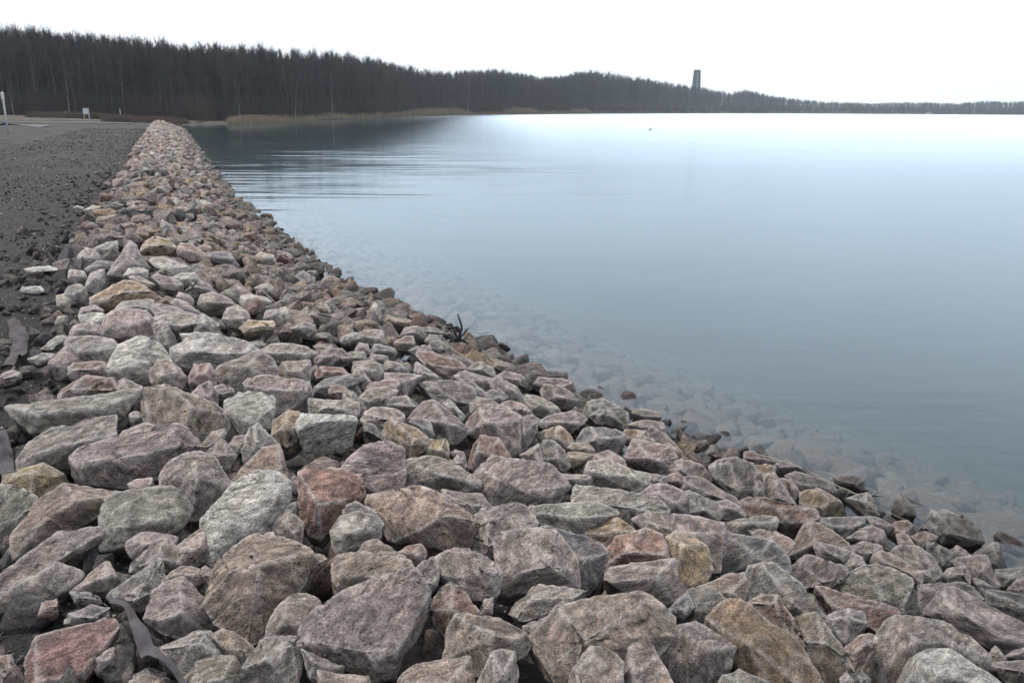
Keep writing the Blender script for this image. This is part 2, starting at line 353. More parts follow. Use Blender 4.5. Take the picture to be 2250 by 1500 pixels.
# lake: one closed body of water, its top at z = 0
M_WATER = water_material()
def lake():
    xs = [-400, 1600]; V = [(-400, -60, 0), (1600, -60, 0), (1600, 1500, 0), (-400, 1500, 0), (-400, -60, -12), (1600, -60, -12), (1600, 1500, -12), (-400, 1500, -12)]
    F = [(0, 1, 2, 3), (7, 6, 5, 4), (0, 4, 5, 1), (1, 5, 6, 2), (2, 6, 7, 3), (3, 7, 4, 0)]
    o = mesh_np('lake_water', V, F, M_WATER); tag(o, kind='structure')
lake()
ROCKS = """
A r slab;26,121 72,109 76,115 61,131 60,139 52,150 35,162 20,158 19,138;24,150 54,144;flat brick-red slab with grey-green centre lying on dark soil
A r block;-3,134 7,133 12,141 17,150 0,158;;red-brown stone cut by the picture's lower corner on dark soil
A g slab;-4,95 0,92 20,78 40,67 53,79 46,86 30,93 20,101 5,104 -4,104;0,92 20,79 40,69;
A m slab;-5,84 0,79 18,68 32,55 46,45 51,41 60,44 66,50 65,56 55,63 46,67 40,67 20,78 -5,95;44,66 63,54;long purplish-grey slab full of small dark pits beside the soil
A b boulder;11,60 11,50 15,42 24,30 40,20 48,18 66,19 83,23 73,29 68,38 60,41 50,42 40,50 30,58 20,64 13,67;24,35 38,32 50,31;broad tan boulder with orange-stained sloping side
A n boulder;-6,22 4,21 15,24 22,29 24,32 16,40 12,50 10,60 0,64 -6,60;-3,47 11,42;
A o block;4,14 28,7 34,9 47,16 40,22 22,31 20,28 10,23 3,21;21,27 27,9 20,13;ochre brown block with a pale pointed ridge beside felt scrap
A p cobble;85,19 90,16 100,15 105,20 103,24 97,25 88,24;;
A g boulder;108,14 114,6 124,1 132,0 140,3 145,10 150,16 152,21 148,27 141,34 133,40 125,41 124,33 116,25 109,20;128,4 130,16 125,33;tall pale grey boulder with streaked left face and central ridge
A n slab;67,52 67,40 70,32 75,26 87,24 105,25 116,22 121,28 124,38 121,43 112,50 106,48 95,51 85,57 69,61;70,50 90,46 108,42;
A w block;135,46 136,42 145,32 155,20 167,13 180,13 188,20 188,28 185,37 180,47 172,57 160,58 145,66 142,70 139,66 136,55;138,44 148,45 163,47 170,45 178,30;long cream-topped block with grey lower end
A b wedge;151,20 165,8 172,-4 183,-6 189,10 190,20 188,26 180,25;185,9;
A p cobble;87,51 95,50 110,52 125,56 115,62 105,65 95,67 88,66 84,60;;
A p cobble;117,60 128,52 135,49 137,55 139,64 135,69 126,73 118,71;;
A m wedge;87,76 88,70 100,63 106,55 112,57 120,65 126,72 118,75 108,76 100,72;107,57 104,68;
A p cobble;49,88 55,82 69,70 80,74 85,78 77,84 70,89 60,87;70,79;
A n wedge;72,92 75,88 95,76 103,69 106,70 108,86 100,88 99,95 92,103 85,100 76,96;75,92 90,95 100,87;flat-faced grey-green wedge over the felt ribbon
A b cobble;108,84 110,77 117,73 128,74 135,78 134,82 127,87 115,87;;
A p block;97,107 100,100 102,87 115,84 121,82 127,90 132,95 141,102 142,110 140,119 130,120 120,120 110,117 104,112;105,108 113,99 130,99;
A b boulder;137,97 139,90 142,76 147,68 160,58 168,56 185,58 200,65 206,72 200,80 190,88 183,93 180,105 175,120 163,124 155,117 144,108;144,92 152,80 170,73 195,66;very large tan boulder with fan-shaped sloping face
A r cobble;190,62 200,62 216,68 210,74 204,80 196,70;;
A p boulder;175,122 178,110 185,98 190,93 200,92 208,95 211,100 205,108 202,120 190,123;;
A g boulder;105,127 115,122 130,117 137,117 145,127 151,135 148,145 128,150 115,140 106,134;110,127 132,124;
A b boulder;119,152 130,137 143,134 153,134 158,145 160,160 120,165;;
A g boulder;157,147 165,135 172,124 180,120 195,120 200,124 199,135 195,152 160,162;175,136 194,124;blue-grey boulder mottled with white below the tan boulder
A b cobble;141,120 148,116 156,118 165,125 170,132 165,140 158,142 150,132;;
A b cobble;87,149 95,145 105,145 120,152 118,162 88,162;;
A d cobble;88,145 98,140 109,143 106,149 90,151;;
A m cobble;61,131 70,126 75,128 76,138 65,143 61,140;;
A r cobble;20,108 26,98 38,94 44,96 38,104 28,106;;
A d cobble;43,110 46,104 60,99 71,101 70,108 55,112;;
A d cobble;47,90 60,91 72,96 60,99 50,97;;
A b block;180,48 183,40 190,37 200,45 198,60 190,62 184,55;;
A d cobble;183,40 186,33 195,31 195,40 190,42;;
A r block;198,12 206,10 225,11 240,16 242,20 239,27 226,38 218,47 212,53 205,50 200,40;199,26 210,33 227,30;
A m block -;190,14 200,4 215,7 232,12 220,20 196,24;;
A p cobble;174,52 180,51 186,58 180,60 175,58;;
A m block;200,128 215,132 230,140 225,146 205,146;;
A p block;199,147 210,143 225,144 240,147 245,162 199,162;;
A r cobble;130,75 135,73 140,76 139,85 134,82;;
B m slab;-25,121 -22,112 -10,100 5,90 20,84 35,79 46,79 50,88 57,96 60,110 62,130 60,134 45,138 30,142 20,144 10,140 0,136 -20,130;-23,122 0,128 14,129 22,135 40,129 61,124;broad purplish-grey slab with wavy layered top near the middle
B b boulder;-12,92 -14,85 -5,75 0,66 15,65 30,68 42,70 45,78 35,82 20,86 5,92 -5,98;;
B b cobble;12,65 17,58 24,56 35,63 45,69 48,77 45,78 42,70 30,67;;
B g boulder;-4,60 -6,50 0,40 10,38 20,40 25,45 25,52 18,60 10,65 0,66;2,51 15,49;
B g cobble;0,40 5,34 10,32 20,37 28,46 31,58 26,60 25,45;;
B r cobble;38,64 45,60 52,59 56,63 55,70 50,73 45,68;;
B m cobble;47,79 53,71 60,68 65,76 62,85 56,92 50,88;;
B g boulder;57,75 60,70 70,66 75,62 84,62 90,66 100,71 104,78 101,90 95,94 85,93 76,86 65,82;61,77 75,81 95,77 102,78;smooth grey boulder with flat brownish top between pink cube and slab
B r wedge;60,102 61,97 66,88 72,88 74,85 80,89 85,97 92,106 88,112 75,115 70,119 64,112;72,102 82,108;rusty red wedge with dark orange left side
B b block;70,134 73,115 77,107 85,105 100,108 115,115 123,120 120,130 105,140 95,143 85,141;80,108 100,119 113,121;brown block with slanting upper edge in front of the rusty wedge
B b boulder;20,31 25,24 33,20 45,20 60,24 75,32 85,40 88,45 83,52 82,61 70,61 55,60 45,58 35,56 28,46 22,39;52,50 75,46 85,43;large cream-tan rounded boulder with overhanging scalloped underside
B m slab -;55,22 75,23 90,26 101,35 93,40 86,44 75,36 62,28;;
B g boulder;83,60 84,50 92,37 100,34 115,32 123,37 127,45 125,50 113,54 104,60 102,66 93,66 87,62;96,44 97,60;
B p block +;103,57 108,52 125,50 140,52 147,59 153,69 154,85 145,86 130,86 118,86 106,89 104,80;106,80 120,77 137,73 151,76;pale pink cube-shaped block with undercut front lip
B d block;130,49 135,47 145,50 158,55 168,58 174,64 172,75 168,85 160,90 150,88 148,69;;dark blue-grey block tucked behind the pink cube
B n slab;100,95 104,91 115,88 128,85 145,86 160,89 162,97 155,101 140,105 125,108 113,109 102,106;103,96 130,93 155,94;long flat mossy-grey stone below the pink cube
B n slab;142,33 145,27 150,19 160,19 175,23 190,25 205,28 212,35 213,40 205,42 195,48 180,44 165,38 150,35;;wide grey-green slab with a notched end
B n slab +;124,37 128,34 145,34 165,32 178,36 185,42 178,44 165,48 155,52 140,47 130,43;130,41 150,43 172,40;
B o wedge;158,52 165,46 178,40 185,43 193,50 188,55 180,58 174,61 168,57;180,42 180,51;small yellow-stained wedge before the grey-green slab
B r block;173,74 176,62 182,54 200,49 210,52 213,60 215,69 200,73 185,76;190,62 205,60;dark wine-red block behind a pitted mauve block
B o block;212,53 220,50 230,54 240,60 243,75 240,82 230,86 220,84 217,70;225,60;
B m block +;177,76 180,74 200,70 218,69 219,80 221,93 218,97 205,92 190,89 178,90 175,84;180,83 195,81 207,81;
B b boulder;128,125 133,117 139,108 145,102 158,98 165,97 180,96 190,95 200,97 208,103 215,108 215,120 205,130 190,150 150,165 128,150;133,120 160,122 190,105;
B p boulder +;145,152 155,138 165,125 172,127 180,132 184,137 184,150 180,165 145,165;165,133;
B p shard +;180,115 181,105 187,105 195,107 203,120 210,135 218,150 215,165 185,165 184,140;187,109 190,130 193,150;tall upright spike of pinkish rock with a long ridge
B m boulder;212,112 220,108 232,109 245,118 259,126 255,138 245,149 230,150 220,145 212,130;222,115 240,128;
B g block +;90,152 97,140 99,132 105,130 113,131 115,140 114,162 90,162;;small blue-grey pitted block standing on the frame's lower edge
B b cobble;40,147 50,138 70,136 83,134 86,145 88,162 40,162;;
B r cobble;90,98 95,94 100,94 99,104 94,105;;
B d cobble;214,103 222,95 228,92 232,100 225,108;;
B m slab;88,8 92,3 100,2 120,4 135,7 145,13 149,20 145,26 138,33 125,36 110,33 100,32 94,25 90,15;92,9 97,17 105,17 120,23 135,29 146,21;broad smooth mauve slab with a bright chipped front edge
B g block;40,20 41,8 45,3 60,1 72,4 80,10 90,16 90,20 80,23 65,23 50,22;42,7 55,9 70,14 77,20;
B m block;1,10 5,3 15,-6 30,-8 40,-3 41,5 40,18 33,23 25,25 18,18 10,12;14,0 22,22;
B n boulder;153,10 160,6 175,3 190,9 200,15 204,20 195,25 180,23 175,20 165,19 155,14;;
B g cobble;140,12 155,12 170,14 175,17 165,20 150,20 145,18;;
B m boulder;197,25 205,18 215,20 228,26 228,38 214,41 208,35;208,24 220,32;
B d cobble;13,30 22,26 24,33 17,36;;
B g cobble -;120,112 130,108 138,106 133,117 128,124 122,118;;
C p block;-30,44 -20,40 0,40 15,43 25,46 29,52 25,60 22,78 15,78 5,62 -5,56 -20,50;-8,52 5,52 27,52;pink block with wide flat top beside the brown-stained block
C d block;22,66 25,58 30,52 45,54 58,57 67,67 69,77 60,75 52,72 47,77 40,80 28,80 24,72;33,55 50,66 64,74;dark-sided block with black pits and slanting mauve top
C n shard;39,97 42,85 46,72 51,69 60,72 70,79 78,86 82,93 90,100 96,110 97,116 90,112 80,110 72,108 60,98 50,96;53,73 57,92 75,100;tall jagged greenish-white shard with a round hollow
C b block +;73,112 76,108 88,106 95,114 100,122 108,130 113,145 108,150 98,152 90,150 78,128 73,120;80,122 92,122 98,134;
C r block;42,98 52,93 62,93 67,100 72,108 73,115 70,119 62,114 52,105;60,98;
C o boulder +;16,112 25,102 32,98 40,99 50,106 60,113 72,121 82,133 91,143 92,150 85,158 60,155 50,145 40,139 34,135 30,125 20,118;42,122 60,121 75,130;large boulder with yellow-ochre crusted top and mauve front
C g boulder;0,105 0,95 5,89 15,87 22,90 30,98 22,105 16,112 8,112;;
C b slab -;10,87 20,82 30,79 43,78 42,87 40,97 30,98 25,92;;
C g boulder;22,152 28,145 38,142 50,146 60,152 60,162 22,162;;
C r slab;80,87 95,88 110,92 125,97 138,101 141,108 135,113 128,116 121,112 120,106 110,104 95,104 90,99;84,92 100,97 118,102 124,109;long reddish bar lying across the darker blocks
C g cobble;95,107 100,104 112,100 119,99 121,110 115,118 107,125 100,116 97,113;98,108 110,106;
C g boulder;97,86 110,79 120,74 128,74 140,77 152,83 156,92 160,103 155,107 142,106 130,99 115,94 105,90;122,76 132,95;big grey-brown boulder with a central spine behind the red bar
C r cobble;107,128 115,120 122,118 128,121 127,128 118,133 113,142 110,135;;
C m slab;128,119 135,112 142,108 155,109 175,112 187,120 198,133 196,139 185,140 165,140 150,142 143,146 140,152 125,150 118,140 120,133 127,125;131,122 150,121 180,124;
C w boulder +;140,148 143,138 150,131 165,128 178,129 190,136 205,145 215,150 215,165 140,165;150,134 158,139 175,144 200,152;large pale flat-topped boulder at the frame's lower edge
C g slab;160,103 163,96 172,90 180,88 195,96 210,104 225,112 235,118 235,130 225,128 212,130 203,127 195,120 180,114;170,95 185,104 200,117 210,120 232,121;long pale grey beam-like slab with white-flecked dark side
C d slab;193,87 205,88 225,92 240,95 240,112 225,110 210,103 200,97;;
C b cobble;199,133 206,126 213,134 205,137;;
C m cobble;213,132 220,128 230,127 232,136 215,135;;
C m block;200,138 215,135 232,135 235,150 215,150;;
C m slab;68,71 75,67 82,66 92,69 105,73 110,80 100,83 95,87 80,86 75,79;75,78 90,84;
C m block;87,60 90,57 100,59 110,63 109,70 106,73 98,71 90,67;93,62 105,68;
C g cobble;110,60 120,57 130,60 131,65 125,68 118,71 111,66;;
C b boulder;70,66 73,58 79,50 82,45 87,44 95,48 105,56 110,60 110,66 95,68 80,68;84,50 88,58 104,62;
C p slab;44,50 50,49 62,51 70,55 76,61 72,66 66,67 58,61 50,56;58,59 66,64 74,61;
C n block;26,44 40,41 52,40 60,41 65,50 60,53 48,54 36,54 28,50;29,44 45,45 60,44;
C r block;39,31 45,28 55,28 65,30 75,34 86,36 88,41 80,45 73,50 65,48 60,44 50,42 43,39;62,34 72,46;
C o boulder;75,31 79,25 90,22 95,25 105,31 115,36 120,40 110,42 95,42 86,40 82,36;85,34 100,34;orange-tan boulder near the water beside a straw stalk
C d slab;87,42 100,41 120,41 122,44 115,50 108,54 100,53 92,47;;
C m block;16,9 25,4 35,2 45,6 47,15 46,22 42,26 35,28 30,21 20,14;31,5 37,24;
C m slab;-5,17 5,14 15,16 25,21 33,27 37,33 25,32 10,28 0,23;2,18 20,26 33,31;
C n block;-5,26 5,24 18,29 25,34 26,45 15,44 5,42 -5,40;2,28 14,36 24,38;
C p cobble;22,31 30,30 38,34 41,41 32,42 26,41;;
C p block;-10,10 -5,4 5,3 13,7 20,14 15,17 5,16 -5,17;;
C n wedge;54,14 61,12 65,20 70,28 74,32 65,31 55,29;61,14 63,28;
C r shard;63,14 69,14 77,24 74,29 70,28;;
C b cobble;44,20 48,15 53,19 54,27 46,28;;
C m block;69,14 75,11 85,13 95,17 100,23 95,26 88,24 78,25;;
C o cobble;47,7 55,6 61,8 60,13 54,17 50,16;;
C r slab;30,0 45,-3 55,1 60,4 50,6 40,3;;
C g cobble;59,6 70,3 82,6 84,10 70,12 62,10;;
C m cobble;100,15 105,13 115,14 119,16 119,22 113,20 103,19;;
C g wedge;108,29 115,26 122,25 126,30 129,39 122,41 116,35;;
C n wedge;138,36 142,26 146,26 152,34 153,39 149,40 142,40;143,27 147,38;small upright wedge standing alone in the shallow water
C n boulder;163,42 166,37 175,37 188,41 195,49 197,56 185,58 172,57 165,50;170,41 175,51;dark green-grey boulder half out of the lake
C d cobble;156,49 162,43 168,47 170,55 165,54;;
C r cobble;135,51 140,44 148,43 155,49 150,54 142,55;;
C m block;117,49 125,47 132,50 136,60 135,63 128,63 120,56;;
C p cobble;108,55 115,50 122,50 125,57 118,58;;
C p cobble;139,60 140,53 145,51 155,56 158,62 145,63;;
C r cobble;150,53 160,50 168,54 163,60 158,62;;
C d wedge;160,60 165,55 172,58 178,65 176,72 171,75 164,68;167,58 172,72;
C g slab;136,64 145,60 155,61 163,66 168,73 171,79 165,82 155,76 145,71;;
C p slab;124,70 130,64 138,66 150,72 157,77 156,84 148,82 140,79 130,75;130,69 150,78;
C m block;178,70 188,66 200,67 203,75 208,86 200,88 190,84 185,78;;
C p cobble;171,80 175,75 185,73 189,77 189,85 175,85;;
C n wedge;191,66 200,60 207,58 213,66 218,74 205,76 198,71;204,61 208,72;
C g slab;205,76 215,75 230,74 235,82 215,87 208,86;;
C m cobble;213,88 220,82 230,81 232,90 222,93;;
C m cobble;172,58 182,60 190,66 183,71 178,68;;
C m cobble;108,72 112,65 118,67 121,73 115,79 108,78;;
C m slab -;156,86 170,84 183,84 192,88 197,95 190,96 180,97 163,99 160,103 157,96;;
C d cobble;190,82 196,81 204,87 196,89;;
C d cobble;157,76 163,76 166,83 158,85;;
C r cobble;206,52 211,50 216,55 225,58 225,64 212,62;;
C m cobble;121,40 128,41 138,46 135,51 125,47;;
C d cobble;113,147 120,142 124,146 122,153 114,153;;
C p cobble;104,147 108,143 112,148 110,156 104,155;;
D w slab;114,85 115,79 130,70 145,71 160,75 170,82 160,87 145,92 138,93 125,91 116,90;116,81 125,82 150,83 167,83;large pale flat slab with bright ochre front face
D w block;71,93 75,85 79,78 90,73 100,72 105,78 110,86 104,92 100,100 90,102 85,102 75,97;79,83 86,92 102,91;big cream block with a broad flat top on the path side
D n boulder;44,77 48,73 60,72 73,74 79,80 75,85 71,92 62,89 50,86;;
D p wedge;24,97 33,90 45,77 50,80 54,87 50,95 40,98 30,98;45,78 42,95;brown pyramid leaning beside the dark soil
D b block;46,92 50,89 65,88 69,90 71,98 60,99 50,100 46,97;48,94 65,93;
D p block;68,64 72,57 80,54 95,55 100,60 104,66 102,72 90,73 75,72 69,70;70,66 85,71 98,61;pink-tan block with smooth sloping top and darker right end
D p boulder;46,71 47,66 55,63 60,62 66,66 70,71 72,74 58,74 48,74;;
D r slab;40,105 47,101 60,98 74,98 78,102 78,107 65,110 50,112 41,114;43,107 60,107;
D m wedge;79,102 82,100 90,103 96,106 93,112 88,118 83,112 79,108;;
D n slab;8,118 15,116 30,115 50,114 70,110 88,108 90,112 88,120 85,124 70,125 50,128 30,133 23,134 15,128 10,122;27,123 45,119 68,120 86,112;long bluish-green slab with yellow lichen-like stains
D b boulder;92,119 93,112 97,107 110,105 118,107 127,113 140,117 148,124 148,130 145,137 133,142 125,135 115,131 100,132 95,127;117,109 127,119 122,130;large tan boulder split by a bright zigzag ridge
D w boulder;150,122 150,115 158,110 170,109 178,112 181,115 181,125 179,131 170,133 160,136 155,128;156,124 166,130 178,120;pale rounded boulder with orange freckles on top
D p block;162,103 165,100 175,98 190,100 202,102 204,110 203,118 195,121 183,123 180,114 165,109;164,105 180,107 202,107;
D g wedge;142,98 145,92 155,90 170,82 178,86 181,92 182,100 165,103 160,107 150,105 144,103;170,84 163,91 174,98;
D b block;183,94 184,89 195,88 204,88 205,97 204,106 198,102 188,99;185,94 198,95 203,90;
D p block;100,95 105,88 112,87 117,92 123,99 120,105 105,106 101,102;;
D r block;125,98 128,90 138,90 142,97 142,105 135,108 126,108;;small brick-red upright block under the ochre-faced slab
D m wedge;125,111 132,104 138,101 142,108 143,118 135,118;;
D g cobble;141,105 147,103 152,105 156,109 150,113 142,113;;
D g slab;13,156 21,143 36,133 60,126 93,125 92,130 80,140 77,150 60,152 51,154 42,159 18,162;28,148 50,142 74,137;very wide bluish-grey slab sloping towards the soil
D m slab;50,165 48,153 57,144 78,138 96,137 112,131 120,133 132,146 128,153 111,162 87,170 66,167;117,134 118,144 95,150 60,154;wide dark purple-grey slab with scalloped fractured front
D p cobble;77,140 82,134 95,129 105,132 100,138 95,142 80,143;;
D w block;197,130 200,124 215,124 230,125 235,128 234,140 225,143 215,147 200,148 198,138;199,133 215,131 234,130;flat-topped greenish-white cube beside a black gap
D o cobble;179,138 181,128 190,122 200,123 198,130 198,139 190,144 184,142;;
D g wedge;160,145 165,133 170,130 178,138 183,143 185,150 175,153 162,156;168,132 169,144;
D g cobble;132,147 133,143 140,135 148,133 150,140 145,147 138,151;;
D m wedge;134,150 145,139 148,140 155,150 150,158 136,158;;
D m cobble;150,143 155,138 163,137 161,145 155,151;;
D n cobble;85,124 88,120 94,123 95,128 88,129;;
D g slab;202,118 205,113 220,113 235,115 235,124 215,124 205,122;;
D r cobble;216,110 218,104 225,104 232,108 228,114;;
D d wedge;204,106 215,100 225,98 235,96 240,100 225,105 215,110 207,109;;
D r slab;205,94 210,91 225,92 230,97 215,99 207,97;;
D m block;209,84 218,80 225,80 232,86 225,89 215,92 208,91;;
D p slab;172,82 180,77 190,76 200,78 207,83 198,88 184,88;;
D g slab;168,75 175,70 188,69 205,70 208,76 205,80 195,79 182,79;;
D o boulder;58,50 65,44 72,40 82,36 90,38 100,38 110,37 112,42 112,48 105,50 95,48 85,49 70,52 62,52;69,49 80,43 98,42;long golden-brown boulder with a bright tan crest
D g slab;68,53 80,49 95,47 100,48 100,55 90,56 78,57;;
D p cobble;52,58 54,53 62,51 68,54 66,57;;
D w slab;53,62 52,58 60,56 70,56 70,61 66,66 60,63;;
D g slab;100,58 101,51 108,50 120,54 130,58 128,61 104,61;;
D n slab;102,60 110,57 125,58 130,59 129,66 125,69 118,68 105,63;105,62 118,65 129,63;
D g wedge;102,70 101,65 106,62 115,67 122,74 118,79 112,80 105,77;106,63 112,77;
D n wedge;129,68 130,60 134,57 140,61 150,68 145,71 135,70;;
D p block;147,60 150,53 156,51 163,56 165,60 160,66 152,65;;
D w cobble;119,70 130,69 140,69 138,72 128,74 121,75;;
D w slab;95,25 97,21 105,20 120,22 130,25 134,28 128,31 115,31 105,29 98,28;97,25 113,28 132,28;white table-like slab perched across other rocks
D d slab;57,27 65,22 76,23 76,26 65,27 58,29;;
D p boulder;51,25 52,18 57,14 62,15 66,19 66,23 60,26 55,28;;round pinkish boulder beside the grey felt flap
D g block;60,15 70,10 77,9 77,14 68,20 64,18;;
D m slab;70,32 76,27 80,18 85,10 90,10 93,15 95,25 88,28 82,33 75,34;;
D r slab;116,13 119,10 128,12 135,17 136,20 125,21 118,18;;orange-red streaked slab on the distant bank
D o block;93,16 95,10 102,6 110,8 116,13 112,16 103,17;;
D d slab;136,19 142,16 155,17 160,21 155,25 140,22;;smooth slate-grey flat stone on the distant bank
D w cobble;158,15 163,13 170,13 171,16 165,18;;
D w cobble;114,33 120,30 128,30 131,34 125,37 118,36;;round cream cobble wedged below the white slab
D m slab;98,33 105,31 115,34 122,39 122,43 110,40 102,38;;
D w block;81,32 85,27 92,26 97,28 97,33 92,35 87,34;;
D b cobble;84,33 90,31 98,35 103,38 92,39;;
D m block;122,42 123,35 130,34 138,38 142,42 135,45 128,45;;
D w slab;157,46 165,44 175,46 180,50 170,51 160,51;;
D g cobble;42,45 45,39 52,37 57,42 55,48 47,50;;
D b cobble;38,54 37,45 42,44 46,48 45,54;;
D p cobble;45,33 46,28 55,29 57,33 50,37;;
D g block;56,40 60,30 68,28 69,36 64,43;;
D w cobble;183,56 186,52 190,53 192,58 190,62 186,60;;
D m wedge;174,60 176,55 183,54 188,62 180,64;;
D o slab;158,65 165,61 180,62 190,65 182,67 170,67 162,69;;
D m block;192,67 200,62 207,64 208,68 203,71;;
D n cobble;38,57 44,56 44,65 36,66;;
D n slab;27,80 38,71 45,70 45,75 35,80;;
D n slab;17,87 28,83 36,83 33,88 25,90;;
D p slab;-2,98 8,94 20,97 10,101 -2,103;;
D p block;131,50 133,45 140,43 150,46 155,50 145,53 135,54;;
D p block;113,50 116,47 124,50 132,56 128,59 118,55;;
D p cobble;114,45 117,42 125,45 130,51 124,51;;
D g block;168,40 175,36 180,40 180,44 172,43;;
D o block;200,43 203,39 209,40 209,44 203,47;;
D b block;167,20 172,16 180,18 182,23 172,24;;
D d block;195,32 200,29 207,33 208,38 200,39;;
D b block;212,34 214,31 220,32 224,35 220,38 213,37;;pointed brown stone poking from the water beside a reed
D b cobble;206,25 209,24 213,26 210,28;;
D d cobble;195,27 203,25 207,27 206,30 198,30;;
E o boulder;28,107 30,100 33,97 42,99 50,103 56,108 57,113 52,117 45,123 40,121 33,114;40,103 46,110;mustard-yellow angular boulder in the middle of the bank
E o cobble;53,115 58,110 68,109 70,113 70,121 65,122 57,119;;
E r wedge;79,112 80,105 87,106 97,112 103,109 107,117 112,124 105,126 95,124 88,130 84,126;90,118 103,111;
E p block;80,96 85,92 95,89 110,91 118,96 118,110 117,117 110,119 100,113 90,107 83,104;82,97 92,96 100,99 117,97;cream-topped block with orange left corner and grey face
E m block;118,97 125,94 130,97 128,105 122,115 117,117;;
E o block;129,106 135,103 143,101 150,105 153,109 148,116 140,114 132,110;;
E m wedge;130,116 134,111 140,111 146,117 150,127 145,131 138,127 131,121;;
E o cobble;150,115 153,112 162,112 168,118 166,120 155,118;;
E d block;156,107 158,101 168,101 180,103 186,107 185,113 180,118 170,119 158,113;160,104 168,109 184,108;
E m slab;130,98 138,94 155,91 163,93 172,102 160,104 155,106 148,105 135,102;;
E m slab;47,77 50,74 62,71 75,71 85,76 88,82 85,86 75,86 62,85 52,80;62,75 75,84;broad domed mauve-grey slab at mid bank
E m block;75,68 80,67 88,72 94,78 92,83 87,82 80,75;;
E m block;74,66 78,64 90,66 100,70 99,75 93,78 88,73;;
E m wedge;99,75 100,70 105,69 115,75 120,82 118,86 110,84;;
E d cobble;94,79 100,77 108,79 113,85 105,88 97,86;;
E m boulder;132,77 135,74 143,74 150,78 155,84 150,88 142,88 134,85;;
E m slab;124,72 130,69 145,70 156,75 156,84 150,83 140,78 130,75;;
E n boulder;121,84 123,80 132,80 140,84 144,90 138,95 125,93;;
E p cobble;105,87 112,84 120,87 125,92 118,96 110,93;;
E b block;85,86 90,82 98,83 106,88 104,91 86,92;;
E m boulder;45,96 55,86 62,85 70,90 78,97 83,103 78,110 71,113 65,107 58,102;62,87 70,99;
E w wedge;67,86 72,83 76,87 81,94 79,97 72,93;;
E p slab;12,92 20,89 35,90 44,96 40,103 30,105 22,100 15,98;;
E m block;30,87 35,82 45,81 55,83 57,87 48,94 42,93;;
E p boulder;13,82 18,77 30,76 37,78 33,84 30,90 18,89;;
E n wedge;0,87 2,78 8,79 14,85 17,92 10,95 0,95;;
E d wedge;44,98 50,96 58,97 62,108 57,109 50,103;;
E d wedge;15,98 22,100 30,110 33,118 25,118 15,114;;
E r slab;43,57 48,52 60,53 75,58 81,62 80,65 72,69 60,67 50,62;45,58 60,61 80,63;
E m slab;70,55 75,53 84,56 88,61 82,64 76,60;;
E n block;82,64 88,60 92,58 100,63 103,69 98,70 90,67;;
E g wedge;47,64 50,59 58,63 66,69 57,72 50,69;;
E n wedge;27,65 31,57 37,59 46,65 44,68 35,67;;
E p boulder;5,62 8,59 20,58 26,61 27,66 23,71 15,72 8,68;;
E p block;25,69 28,66 40,67 52,68 47,75 42,81 38,79 30,76;;
E p slab;14,75 20,72 33,70 40,74 35,78 20,79;;
E d wedge;-1,72 5,66 14,80 10,81;;
E b slab;96,59 102,57 112,60 116,63 108,65;;
E r cobble;90,54 93,52 102,56 95,57;;small rust-orange stone at the water's edge past the root
E m block;103,68 108,65 118,67 123,72 122,76 112,74;;
E g slab;128,66 132,64 145,66 152,66 150,70 130,69;;
E d cobble;173,83 180,81 186,83 184,86 176,86;;
E d cobble;185,88 190,86 195,87 190,90;;
E n boulder;157,90 165,85 172,83 180,88 188,92 190,98 188,103 180,99 172,97 163,94;172,86 180,95;
E m cobble;163,94 170,90 174,90 173,98 168,99;;
E m block;191,96 193,90 200,90 208,92 210,95 200,98;;
E m slab;190,100 200,97 212,98 222,101 220,110 210,107;;
E o cobble;183,108 187,103 200,104 200,109 192,113;;
E m block;200,106 205,101 213,105 220,112 225,118 212,117 205,112;;
E p cobble;192,112 195,107 203,108 212,113 200,116;;
E p boulder;188,122 190,117 193,110 205,113 215,115 220,121 218,130 210,132 200,129;;
E o cobble;213,113 216,112 222,118 228,122 220,122;;
E p slab;153,127 156,122 165,120 180,116 185,122 187,129 175,131 165,132 155,131;;
E o cobble;147,119 155,118 165,120 160,124 153,127 150,126;;
E p block;117,120 125,115 130,113 130,120 133,126 125,125;;
E r block;213,127 216,123 225,122 230,128 225,133 215,132;;
E r cobble;215,137 216,133 222,132 228,136 225,142;;
E g cobble;195,130 200,126 205,127 207,132;;
E m slab;193,130 205,131 215,134 213,140 205,139;;
E g cobble;70,123 75,120 81,122 83,128 78,130;;
E r cobble;70,118 72,115 80,118 82,123 75,122;;
E n block;68,45 75,44 83,47 85,50 80,52 72,50;;flat-topped greenish stone carrying the black root
E m block;57,45 65,44 70,49 71,53 65,54 58,50;;
E n cobble;55,45 58,41 66,41 68,44 57,47;;
E p slab;45,36 50,35 62,36 68,40 58,41 50,40;;
E g block;37,39 42,36 50,35 55,40 55,43 42,43;;
E o slab;25,29 35,29 50,31 52,33 42,35 30,33;;
E r cobble;28,21 30,21 33,24 30,27 28,25;;small red-brown stone standing alone in the water
E d cobble;36,27 42,26 46,28 38,28;;
E o wedge;27,44 28,39 33,42 36,47 30,48;;
E p slab;10,40 18,37 27,38 29,46 22,48 13,44;;
E d slab;18,47 25,47 35,50 36,54 30,56 20,54;;
E r block;35,46 42,42 49,41 52,47 45,51 38,50;;
E m cobble;45,51 50,48 57,47 60,52 50,54;;
E n block;2,55 5,52 15,52 17,57 12,59 5,58;;
E p cobble;8,50 12,46 17,47 19,53 12,53;;
E m cobble;17,57 20,53 30,55 31,60 22,61;;
E n cobble;0,42 10,39 12,43 5,46 0,46;;
E p cobble;8,68 13,63 17,68 20,72 14,76;;
"""
